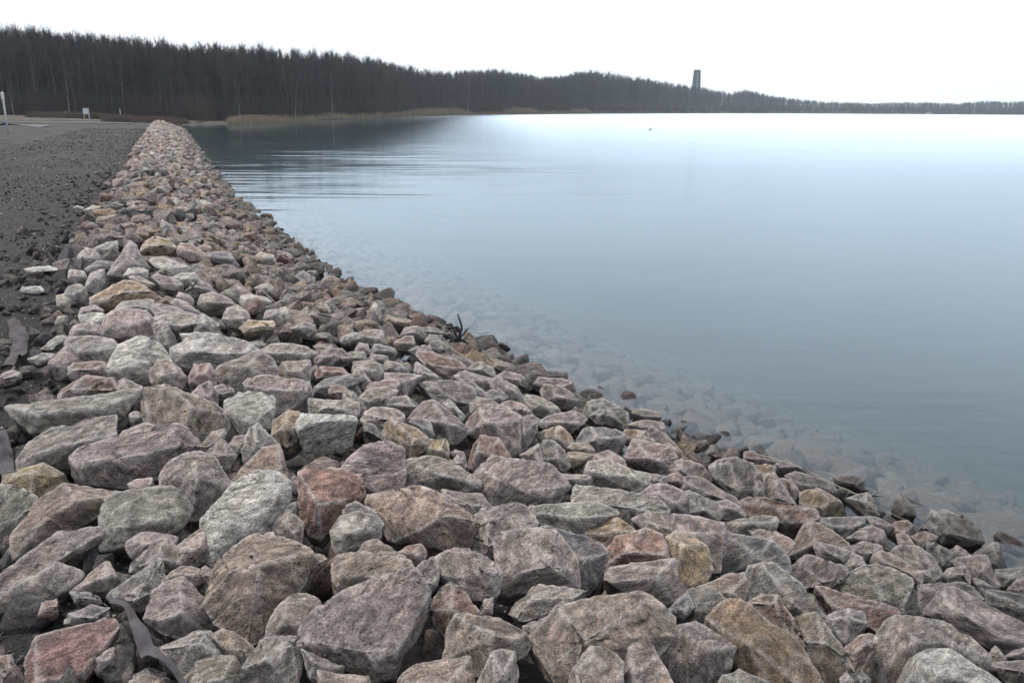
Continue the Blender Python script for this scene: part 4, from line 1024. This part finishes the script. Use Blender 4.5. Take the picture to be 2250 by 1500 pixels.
for _ in range(7500):
    u = nr.uniform(-700, 1320) if nr.rand() < .45 else nr.uniform(1000, 2750); D0 = float(frontD(u)); e = (nr.rand() ** 1.25) * (D0 * .3 + 26); D = D0 + 6 + e
    x, y = pt(u, D); h = tree_h(x, y, 1.05 - .36 * nr.rand() ** .7); h = min(h, 17 + D * .012)
    pts.append((x, y, float(land_z(x, y)) - .2, h, nr.uniform(0, 6.28), h * nr.uniform(.6, 1.15) * (1 + D / 2500)))
wood('woodland', 'dense bare winter wood rising behind the lake', pts, protos, 'wood')
# low dark brush at the foot of the wood
def brush(name, label, spec, mat, cat, h0, h1, spread, n, kind='stuff'):
    S = Sticks()
    for (x, y, sc_) in spec:
        z = float(land_z(x, y)) - .05
        for _ in range(n):
            a = nr.uniform(0, 6.283); rr = nr.rand() * spread * sc_; px, py = x + rr * math.cos(a), y + rr * math.sin(a)
            h = nr.uniform(h0, h1) * sc_ * (1 if sc_ > 0 else 1); dx, dy = nr.normal() * .16 * h, nr.normal() * .16 * h; w_ = .011 * (1 + y / 120)
            S.add([(px, py, z), (px + dx * .4, py + dy * .4, z + h * .6), (px + dx, py + dy, z + h)], [w_, w_ * .8, w_ * .4])
    o = mesh_np(name, S.V, np.array(S.F), mat); tag(o, label, cat, kind=kind); return o
sp = []
for _ in range(1500):
    u = nr.uniform(-300, 2400); D = float(frontD(u)) + nr.uniform(-1, 9) * (1 + float(frontD(u)) / 400); p = pt(u, D); sp.append((p[0], p[1], 1 + float(frontD(u)) / 500))
brush('undergrowth', 'dark bare brush at the foot of the wood', sp, M_TWIG2, 'undergrowth', 1.0, 3.2, 1.4, 26)
sp = []
for _ in range(520):
    u = nr.uniform(60, 480); D = nr.uniform(99, 119) if u > 230 else nr.uniform(112, 122); p = pt(u, D)
    if shore_dist(np.array([p[0]]), np.array([p[1]]))[0] > .6: sp.append((p[0], p[1], nr.uniform(.6, 1.1)))
brush('bracken', 'rust-brown dead bracken and grass beyond the path', sp, M_LITTER, 'bracken', .25, .9, .9, 30)
def reed_spec(u0, u1, n, off=(.3, 2.4)):
    r_ = []
    for _ in range(n):
        u = nr.uniform(u0, u1); D = float(np.interp(u, SH[:, 0], SH[:, 1])) * 1.004 + nr.uniform(*off); p = pt(u, D); r_.append((p[0], p[1], (1 + D / 500) * ((.45 + .55 * (1 - (2 * (u - u0) / (u1 - u0) - 1) ** 4)) * nr.uniform(.6, 1.15) if u1 - u0 < 170 else nr.uniform(.35, 1.1))))
    return r_
sp = reed_spec(590, 1260, 420) + reed_spec(1180, 1500, 130, (.5, 6)) + reed_spec(1500, 2060, 330, (.5, 9)) + reed_spec(2060, 2200, 14, (0.5, 6))
brush('reeds', 'low tan reed fringe along the far shore', sp, M_REED, 'reeds', .35, 1.0, 1.3, 26)
for k, (u0, u1, n, ht, lab) in enumerate(((500, 590, 110, 0.9, 'tan reed clump nearest the end of the stone bank'), (880, 1042, 170, 1.5, 'long tan reed clump below the pale birch pair'), (1108, 1184, 130, 1.75, 'rounded tall tan reed clump in mid shore'),
                                    (1256, 1292, 60, 1.4, 'small tan reed clump right of the rounded one'))):
    off = (.2, 3) if u0 < 800 else (.5, 5)
    o = brush('reed_clump', lab, reed_spec(u0, u1, n, off), M_REED, 'reed clump', ht * .7, ht, .9 if u0 < 800 else 1.6, 46, 'thing'); o['group'] = 'reed clumps on the far shore'
# ---------------- single objects ----------------
def bmobj(name, bm, mat, parent=None, smooth=False):
    me = bpy.data.meshes.new(name); bm.normal_update(); bm.to_mesh(me); bm.free()
    if smooth: me.polygons.foreach_set('use_smooth', np.ones(len(me.polygons), dtype=bool))
    me.materials.append(mat); return link(bpy.data.objects.new(name, me), parent)
def box(bm, x0, x1, y0, y1, z0, z1, bev=0.0):
    r_ = bmesh.ops.create_cube(bm, size=1, matrix=Matrix.Translation(((x0 + x1) / 2, (y0 + y1) / 2, (z0 + z1) / 2)) @ Matrix.Diagonal((x1 - x0, y1 - y0, z1 - z0, 1)))
    if bev: bmesh.ops.bevel(bm, geom=list({e for v in r_['verts'] for e in v.link_edges}), offset=bev, segments=1, affect='EDGES')
def tube(bm, a, b, r0, r1, n=10):
    a, b = Vector(a), Vector(b); d = b - a
    bmesh.ops.create_cone(bm, cap_ends=True, segments=n, radius1=r0, radius2=r1, depth=d.length, matrix=Matrix.Translation((a + b) / 2) @ d.to_track_quat('Z', 'Y').to_matrix().to_4x4())
M_WHITE = simple('white_paint', (0.42, 0.44, 0.46), 0.5, 0.06, 8, bump=0.05)
M_GREYP = simple('grey_metal', (0.35, 0.37, 0.39), 0.5, 0.1, 8, metal=0.3, bump=0.05)
M_POSTG = simple('galvanised_post', (0.30, 0.31, 0.33), 0.45, 0.1, 12, bump=0.05)
# notice board: two legs and a white panel
p = at_y(190, 252, 112.0); gz = float(land_z(p.x, p.y)); hh = 112.0 / FPX * 0.94
t = empty('notice_board', (p.x, p.y, gz)); tag(t, 'white rectangular notice board on two legs beside the road', 'sign')
for s in (-1, 1):
    bm = bmesh.new(); tube(bm, (s * 5.6 * hh, 0, -.2), (s * 5.6 * hh, 0, 22 * hh + .1), .05, .05); bmobj('leg', bm, M_WHITE, t)
bm = bmesh.new(); box(bm, -5.9 * hh, 5.9 * hh, -.12, -.06, 10.5 * hh, 22.5 * hh, .01); pn = bmobj('panel', bm, M_WHITE, t)
bm = bmesh.new()
for s in (-1, 1):
    box(bm, s * 5.9 * hh - .03, s * 5.9 * hh + .03, -.14, -.05, 10.4 * hh, 22.6 * hh)
box(bm, -5.85 * hh, 5.85 * hh, -.138, -.055, 22.45 * hh, 22.45 * hh + .06); box(bm, -5.85 * hh, 5.85 * hh, -.138, -.055, 10.4 * hh - .02, 10.4 * hh + .04)
bmobj('frame', bm, M_POSTG, t)
# road sign post at the picture's left
P0 = on_ground = None
Y0 = 41.0; p = at_y(16, 281, Y0); gz = float(land_z(p.x, p.y)); k = Y0 / FPX * 0.93
t = empty('sign_post', (p.x, p.y, gz)); tag(t, 'tall thin white post with a narrow sign seen edge-on by the road', 'sign post'); t.rotation_euler = (0, R(0.5), 0)
top = (281 - 203) * k + (p.z - gz)
bm = bmesh.new(); tube(bm, (0, 0, -.3), (0, 0, top), .042, .042, 12); bmobj('post', bm, M_POSTG, t, True)
bm = bmesh.new(); box(bm, -.06, .10, -.075, -.045, top - 15 * k, top - .02, .008); sg = bmobj('sign_panel', bm, M_WHITE, t)
bm = bmesh.new()
for zz in (top - 12 * k, top - 4 * k): tube(bm, (0, 0, zz), (0, 0, zz + .04), .055, .055, 12)
bmobj('clamp', bm, M_GREYP, t)
bm = bmesh.new(); tube(bm, (0, 0, top), (0, 0, top + .03), .046, .03, 12); bmobj('cap', bm, M_GREYP, t)
# short posts beyond the road
for u, v0, h_, mt, lab in ((143, 242, 11, M_WHITE, 'short slim white marker post in front of the birch'), (264, 247, 19, M_GREYP, 'thin dark pole between notice board and stone bank')):
    Y = 118.0; q = at_y(u, v0, Y); gz = float(land_z(q.x, q.y)); kk = Y / FPX
    t = empty('marker_post', (q.x, q.y, gz)); tag(t, lab, 'post')
    bm = bmesh.new(); tube(bm, (0, 0, -.3), (0, 0, h_ * kk), .075, .06, 8); bmobj('post', bm, mt, t)
    bm = bmesh.new(); tube(bm, (0, 0, h_ * kk), (0, 0, h_ * kk + .12), .07, .02, 8); bmobj('cap', bm, M_GREYP, t)
# old winding tower far behind the wood: four raking legs, lattice, dark cladding with a line of openings
M_TOW = simple('tower_cladding', (0.03, 0.036, 0.05), 0.7, 0.25, .4, bump=0.05)
M_TOWL = simple('tower_lattice', (0.22, 0.24, 0.27), 0.6, 0.1, .5, bump=0.05)
DT = 1000.0; b0 = at_y(1526, 250, DT); kt = DT / FPX; gz = float(land_z(b0.x, b0.y)); Ht = at_y(1526, 156, DT).z - gz
t = empty('winding_tower', (b0.x, b0.y, gz)); tag(t, 'dark tapering lattice tower standing above the wood across the lake', 'tower')
wt, wb = 5.4 * kt, 8.2 * kt
def wid(z): return wb + (wt - wb) * (z / Ht)
bm = bmesh.new()
lv = [0, Ht * .5, Ht]
vs = []
for z in lv:
    w_ = wid(z) * .93; vs.append([bm.verts.new((sx * w_, sy * w_, z)) for sx, sy in ((-1, -1), (1, -1), (1, 1), (-1, 1))])
for a_, b_ in zip(vs[:-1], vs[1:]):
    for j in range(4): bm.faces.new((a_[j], a_[(j + 1) % 4], b_[(j + 1) % 4], b_[j]))
bm.faces.new(vs[-1]); bmobj('cladding', bm, M_TOW, t)
for sx, sy in ((-1, -1), (1, -1), (1, 1), (-1, 1)):
    bm = bmesh.new(); tube(bm, (sx * wb, sy * wb, 0), (sx * wt, sy * wt, Ht), .5, .4, 6); bmobj('leg', bm, M_TOW, t)
bm = bmesh.new(); box(bm, -wt * 1.12, wt * 1.12, -wt * 1.12, wt * 1.12, Ht, Ht + 1.0, .1); bmobj('top_platform', bm, M_TOW, t)
bm = bmesh.new(); nz = 12
for k in range(nz):
    z0 = Ht * (.38 + .6 * k / nz); z1 = Ht * (.38 + .6 * (k + 1) / nz)
    for sg_ in (-1, 1):
        y0, y1 = -wid(z0) * .93 - .18, -wid(z1) * .93 - .18; x0 = wid(z0) * .33
        tube(bm, (-sg_ * x0, y0, z0), (sg_ * x0, y1, z1), .2, .2, 4)
        tube(bm, (-sg_ * x0, -y0, z0), (sg_ * x0, -y1, z1), .2, .2, 4)
bmobj('lattice', bm, M_TOWL, t)
# long pale low building right of the tower, and buildings far across the lake
M_PALE = simple('pale_wall', (0.30, 0.32, 0.33), 0.8, 0.08, .3, bump=0); M_ROOF = simple('roof_sheet', (0.26, 0.30, 0.32), .7, .1, .3, bump=0); M_GLASS = simple('dark_glass', (0.04, 0.05, 0.06), .2, .1, 1, bump=0)
def house(u, vt, vb, wpx, D, lab, name='low_building', cat='building', flat=False):
    kx = D / FPX; q = at_y(u, vb, D); zt = q.z + (vb - vt) * kx; gz = min(float(land_z(q.x, q.y)), q.z); W = wpx * kx / 2
    t = empty(name, (q.x, q.y, gz)); tag(t, lab, cat); Hh = zt - gz; eave = Hh * .72 if not flat else Hh * .93
    bm = bmesh.new(); box(bm, -W, W, -3, 5, 0, eave); bmobj('wall', bm, M_PALE, t)
    bm = bmesh.new()
    if flat: box(bm, -W - .4, W + .4, -3.4, 5.4, eave, Hh)
    else:
        vs = [bm.verts.new(c) for c in ((-W - .4, -3.5, eave), (W + .4, -3.5, eave), (W + .4, 5.5, eave), (-W - .4, 5.5, eave), (-W - .4, 1, Hh), (W + .4, 1, Hh))]
        for f in ((0, 1, 5, 4), (2, 3, 4, 5), (0, 4, 3), (1, 2, 5), (0, 3, 2, 1)): bm.faces.new([vs[i] for i in f])
    bmobj('roof', bm, M_ROOF, t)
    n_ = max(2, int(W / 2.5))
    for i in range(n_):
        x = -W + (i + .5) * 2 * W / n_; bm = bmesh.new(); box(bm, x - .6, x + .6, -3.06, -2.9, max(eave - 2.6, .4), max(eave - 1.1, 1.2)); bmobj('window', bm, M_GLASS, t)
    return t
house(1562, 208, 214, 26, 960, 'long pale flat-roofed building right of the tower among bare trees', flat=True)
house(1873, 238, 242, 16, 1130, 'small pale shed among bushes on the far shore', name='small_shed', cat='shed')
house(1792, 233, 236.5, 7, 1090, 'tiny white hut in front of the far trees', name='small_hut', cat='hut')
# moored boat and jetty
D = 1035.0; kx = D / FPX; q = at_y(2043, 250, D)
t = empty('moored_boat', (q.x, q.y, 0)); tag(t, 'small white passenger boat moored at the far right shore', 'boat')
bm = bmesh.new(); Lb = 9 * kx / 1
pr_ = [(-Lb, 0.0), (-Lb * .9, 1.5), (Lb * .7, 1.5), (Lb, 0), (Lb * .7, -1.5), (-Lb * .9, -1.5)]
lo_ = [bm.verts.new((x * .93, y * .7, -.4)) for x, y in pr_]; hi_ = [bm.verts.new((x, y, 1.1)) for x, y in pr_]
for j in range(6): bm.faces.new((lo_[j], lo_[(j + 1) % 6], hi_[(j + 1) % 6], hi_[j]))
bm.faces.new(hi_); bm.faces.new(lo_[::-1]); bmobj('hull', bm, M_PALE, t)
bm = bmesh.new(); box(bm, -Lb * .7, Lb * .45, -1.1, 1.1, 1.1, 2.4, .1); bmobj('cabin', bm, M_PALE, t)
bm = bmesh.new(); box(bm, -Lb * .62, Lb * .38, -1.13, 1.13, 1.55, 2.1); bmobj('window', bm, M_GLASS, t)
bm = bmesh.new(); tube(bm, (0, 0, 2.4), (0, 0, 4.3), .16, .1, 6); bmobj('mast', bm, M_WHITE, t)
# water bird
q = at_z(1428, 286, 0.0); M_BIRD = simple('dark_feathers', (0.035, 0.03, 0.028), .7, .2, 20, bump=0)
bm = bmesh.new()
for c, s_ in (((0, 0, .05), (.26, .12, .10)), ((.2, 0, .13), (.07, .05, .12)), ((.25, 0, .27), (.08, .05, .055)), ((-.26, 0, .09), (.12, .05, .04))):
    bmesh.ops.create_uvsphere(bm, u_segments=14, v_segments=10, radius=1, matrix=Matrix.Translation(c) @ Matrix.Diagonal(s_ + (1,)))
bmesh.ops.create_cone(bm, segments=8, radius1=.025, radius2=.004, depth=.1, matrix=Matrix.Translation((.36, 0, .265)) @ Matrix.Rotation(R(90), 4, 'Y'))
o = bmobj('water_bird', bm, M_BIRD, None, True); o.location = q; o.scale = (.75, .75, .75); o.rotation_euler.z = R(25); tag(o, 'small dark bird swimming alone far out on the lake', 'bird')
md = o.modifiers.new('body', 'REMESH'); md.mode = 'VOXEL'; md.voxel_size = .014; md.use_smooth_shade = True
# geotextile scraps
def felt_material():
    m, t_, b = newmat('grey_felt'); P = nd(t_, 'ShaderNodeNewGeometry').outputs['Position']
    f = tnoise(t_, 40, 6, .7, P); g_ = tnoise(t_, 350, 3, .7, P)
    k_ = math_(t_, 'MULTIPLY', mrange(t_, f, .3, .7, .7, 1.25), mrange(t_, g_, .3, .7, .85, 1.15))
    v = nd(t_, 'ShaderNodeVectorMath'); v.operation = 'SCALE'; v.inputs[0].default_value = (.052, .046, .050); t_.links.new(k_, v.inputs['Scale']); t_.links.new(v.outputs[0], b.inputs['Base Color'])
    b.inputs['Roughness'].default_value = .95; bp = nd(t_, 'ShaderNodeBump', Strength=.4, Distance=.004); t_.links.new(g_, bp.inputs['Height']); t_.links.new(bp.outputs[0], b.inputs['Normal']); return m
M_FELT = felt_material()
def felt(rows, lab, seed, lift=.03, base=None):
    """rows: pairs of picture points, one edge and the other edge of the scrap, laid on the bank"""
    G = []; n = len(rows); m = 10
    for (a, b) in rows:
        A = on_bank(a[0], a[1], lift); B = on_bank(b[0], b[1], lift); G.append([A.lerp(B, k / m) for k in range(m + 1)])
    fine = []
    for i in range(n - 1):
        for s in range(8):
            t0 = s / 8; q0 = G[max(i - 1, 0)]; q1 = G[i]; q2 = G[i + 1]; q3 = G[min(i + 2, n - 1)]
            fine.append([.5 * ((2 * b1) + (c1 - a1) * t0 + (2 * a1 - 5 * b1 + 4 * c1 - d1) * t0 ** 2 + (3 * b1 - a1 - 3 * c1 + d1) * t0 ** 3) for a1, b1, c1, d1 in zip(q0, q1, q2, q3)])
    fine.append(G[-1]); V = []; F = []; W = m + 1
    for i, row in enumerate(fine):
        wd = (row[-1] - row[0]).length
        for j, p_ in enumerate(row):
            s = j / m; z = .22 * wd * math.sin(math.pi * s) + .035 * noise.noise(Vector((p_.x * 14, p_.y * 14, seed))) + .06 * noise.noise(Vector((p_.x * 6, p_.y * 6, seed + 3))) - .5 * wd * abs(noise.noise(Vector((p_.x * 7, p_.y * 7, seed + 9)))) * math.sin(math.pi * s)
            V.append((p_.x, p_.y, p_.z + z))
    for i in range(len(fine) - 1):
        for j in range(m): q_ = i * W + j; F.append((q_, q_ + 1, q_ + W + 1, q_ + W))
    o = mesh_np('felt_scrap', V, np.array(F), M_FELT, True); tag(o, lab, 'felt', 'scraps of grey geotextile felt')
    sd_ = o.modifiers.new('thick', 'SOLIDIFY'); sd_.thickness = .006; ss = o.modifiers.new('s', 'SUBSURF'); ss.levels = 1; ss.render_levels = 1
    return o
T = lambda ox, oy, l: [((ox + a * 10 / 3, oy + b * 10 / 3), (ox + c * 10 / 3, oy + d * 10 / 3)) for a, b, c, d in l]
felt(T(0, 1000, [(71.5, 92, 73, 91), (74, 98, 77, 96), (82, 103, 87, 101), (86, 112, 93, 108), (90, 122, 99, 117), (96, 132, 105, 127), (103, 138, 111, 134), (112, 141, 117, 138), (122, 145, 124, 143)]), 'twisted grey felt ribbon lying on black gravel between stones', 1, .10)
felt(T(0, 500, [(5, 61, 11, 61), (6, 67, 15, 66), (6, 72, 19, 72), (8, 78, 18, 78), (6, 84, 18, 83), (3, 89, 14, 88), (0, 94, 8, 93)]), 'crumpled pale felt scrap on dark soil beside the path', 2, .03)
felt(T(0, 1000, [(-9, -16, 4, -16), (-8, -8, 7, -9), (-6, -2, 8, -2), (-4, 4, 9, 4), (0, 10, 10, 12), (4, 14, 10, 15)]), 'grey felt fold by the ochre block at the path edge', 3, .06)
felt(T(0, 500, [(44, 15, 38, 21), (48, 15, 38.5, 23), (52, 15.5, 43, 25), (56, 16, 50, 25), (58, 18, 53, 26)]), 'smooth grey felt flap beside the round pinkish boulder', 4, .05)
# black root standing on a stone at the water's edge
M_ROOT = simple('wet_black_wood', (0.012, 0.010, 0.009), .6, .3, 30, bump=.5)
rp = on_bank(1007, 748, .10); kr = (rp - Vector((0, 0, CAMH))).length / FPX * 1.35
S = Sticks()
def br(pts, r0, r1):
    n_ = len(pts); P_ = [rp + Vector((x * kr, y * kr, z * kr)) for x, y, z in pts]
    S.add(P_, [.85 * (r0 + (r1 - r0) * k / (n_ - 1)) for k in range(n_)], 7)
br([(-2, 0, -3), (2, 0, 8), (6, 2, 20), (4, 3, 30), (1, 2, 38), (-1, 1, 44)], .016, .006)
br([(0, 0, 0), (6, -3, 9), (12, -5, 16), (18, -6, 24)], .013, .004)
br([(0, 0, 0), (-5, 3, 12), (-9, 4, 20), (-16, 5, 26)], .013, .004)
br([(-9, 4, 20), (-10, 6, 26), (-13, 7, 28)], .006, .003)
br([(0, 0, 2), (-10, -4, 4), (-18, -6, 10), (-24, -6, 14)], .013, .004)
br([(-12, -4, 5), (-20, -7, 2), (-25, -8, 3)], .008, .003)
br([(2, 0, 0), (11, 4, 2), (16, 5, 8), (17, 6, 12)], .012, .004)
br([(-8, 0, -2), (0, 1, 3), (12, 0, -2), (17, -3, -5)], .020, .008)
br([(-14, 3, -2), (-4, 2, 2), (4, -3, -1)], .018, .010)
o = mesh_np('tree_root', S.V, np.array(S.F), M_ROOT, True); tag(o, 'black branching root standing upright at the water edge', 'root')
# straws, sticks
M_STRAW = simple('dry_straw', (0.22, 0.195, 0.15), .8, .2, 30, bump=0)
def stick(pix, r_, lab, mat=M_STRAW, name='straw', cat='straw', lifts=None):
    S = Sticks(); P_ = []
    for i, (u, v) in enumerate(pix):
        P_.append(on_bank(u, v, lifts[i] if lifts else .09))
    fine = []
    for a, b in zip(P_[:-1], P_[1:]):
        for k in range(6): fine.append(a.lerp(b, k / 6) + Vector((rnd.gauss(0, .0025), 0, rnd.gauss(0, .0025))))
    fine.append(P_[-1]); S.add(fine, [r_ * (1 - .6 * k / len(fine)) for k in range(len(fine))], 5)
    o = mesh_np(name, S.V, np.array(S.F), mat, True); tag(o, lab, cat); return o
stick([(1673, 1000), (1760, 1027), (1830, 1060), (1925, 1110), (2017, 1158)], .0035, 'long thin pale straw crossing the stones into the water', lifts=[.12, .13, .13, .12, .08])
stick([(1915, 1088), (1943, 1071)], .004, 'short straw sticking up where the long straw meets the water', lifts=[.04, .12])
stick([(1917, 1090), (1940, 1090)], .005, 'short black twig lying on the water by the long straw', M_ROOT, 'twig', 'twig', [.05, .05])
stick([(970, 750), (1040, 800)], .0045, 'fine straw in front of the black root', lifts=[.13, .12])
stick([(688, 608), (742, 580)], .005, 'thin twig rising over the water behind the pointed stone', M_ROOT, 'twig', 'twig', [.02, .13])
stick([(778, 648), (798, 633)], .005, 'short twig above the flat dark stone in the shallows', M_STRAW, 'twig', 'twig', [.05, .12])
stick([(1264, 881), (1297, 881)], .005, 'green stem floating beside the sloping mauve slab', simple('green_stem', (.10, .12, .05), .6, .2, 20, bump=0), 'stem', 'stem', [.03, .02])
S = Sticks()
for k in range(34):
    y = rnd.uniform(13, 25); x = float(XW(y)) - rnd.uniform(-.05, .35); z = float(bank_z(x, y)) + .03
    for _ in range(7):
        h = rnd.uniform(.1, .3); dx, dy = rnd.gauss(0, .22) * h, rnd.gauss(0, .22) * h; x1 = x + rnd.gauss(0, .08); y1 = y + rnd.gauss(0, .08)
        S.add([(x1, y1, z), (x1 + dx * .5, y1 + dy * .5, z + h * .6), (x1 + dx * 1.4, y1 + dy, z + h * rnd.uniform(.7, 1))], [.004, .003, .002])
o = mesh_np('dry_stems', S.V, np.array(S.F), M_STRAW); tag(o, 'dry stems and washed-up straw along the waterline', 'dry stems', kind='stuff')
# flat pale stones lying on the path
for u, v, w_, h_, lab in ((93, 598, 62, 12, 'long flat pale stone on the path, nearer of the two long ones beyond'), (80, 640, 48, 13, 'flat pale stone on the path before the long one'), (174, 459, 24, 8, 'small flat pale stone alone on the distant dark path')):
    A = at_z(u, v, .72); D_ = (A - Vector((0, 0, CAMH))).length; W_ = w_ / FPX * D_; r = random.Random(u)
    pts = [A + Vector((r.uniform(-.5, .5) * W_, r.uniform(-.3, .3) * W_, r.uniform(-.02, .05) * 1)) for _ in range(16)] + [A + Vector((s * W_ * .5, 0, .02)) for s in (-1, 1)]
    me = hull_mesh('stone', pts, W_ * .5, .02, u, PAL['w'] + (.2,), A, chips=2)
    o = link(bpy.data.objects.new('stone', me)); o.location = A; tag(o, lab, 'stone', 'flat stones on the dark path')
# ---------------- haze ----------------
mh = bpy.data.materials.new('haze'); mh.use_nodes = True; th = mh.node_tree; th.nodes.clear()
oh = th.nodes.new('ShaderNodeOutputMaterial'); pv = th.nodes.new('ShaderNodeVolumePrincipled')
pv.inputs['Color'].default_value = (0.76, 0.88, 1.0, 1); pv.inputs['Density'].default_value = HAZE; pv.inputs['Anisotropy'].default_value = 0.2
th.links.new(pv.outputs[0], oh.inputs['Volume'])
bm = bmesh.new(); box(bm, -1800, 1800, -1760, 1800, -22, 95); o = bmobj('haze', bm, mh); tag(o, 'thin pale winter haze over the lake', 'haze', kind='stuff')
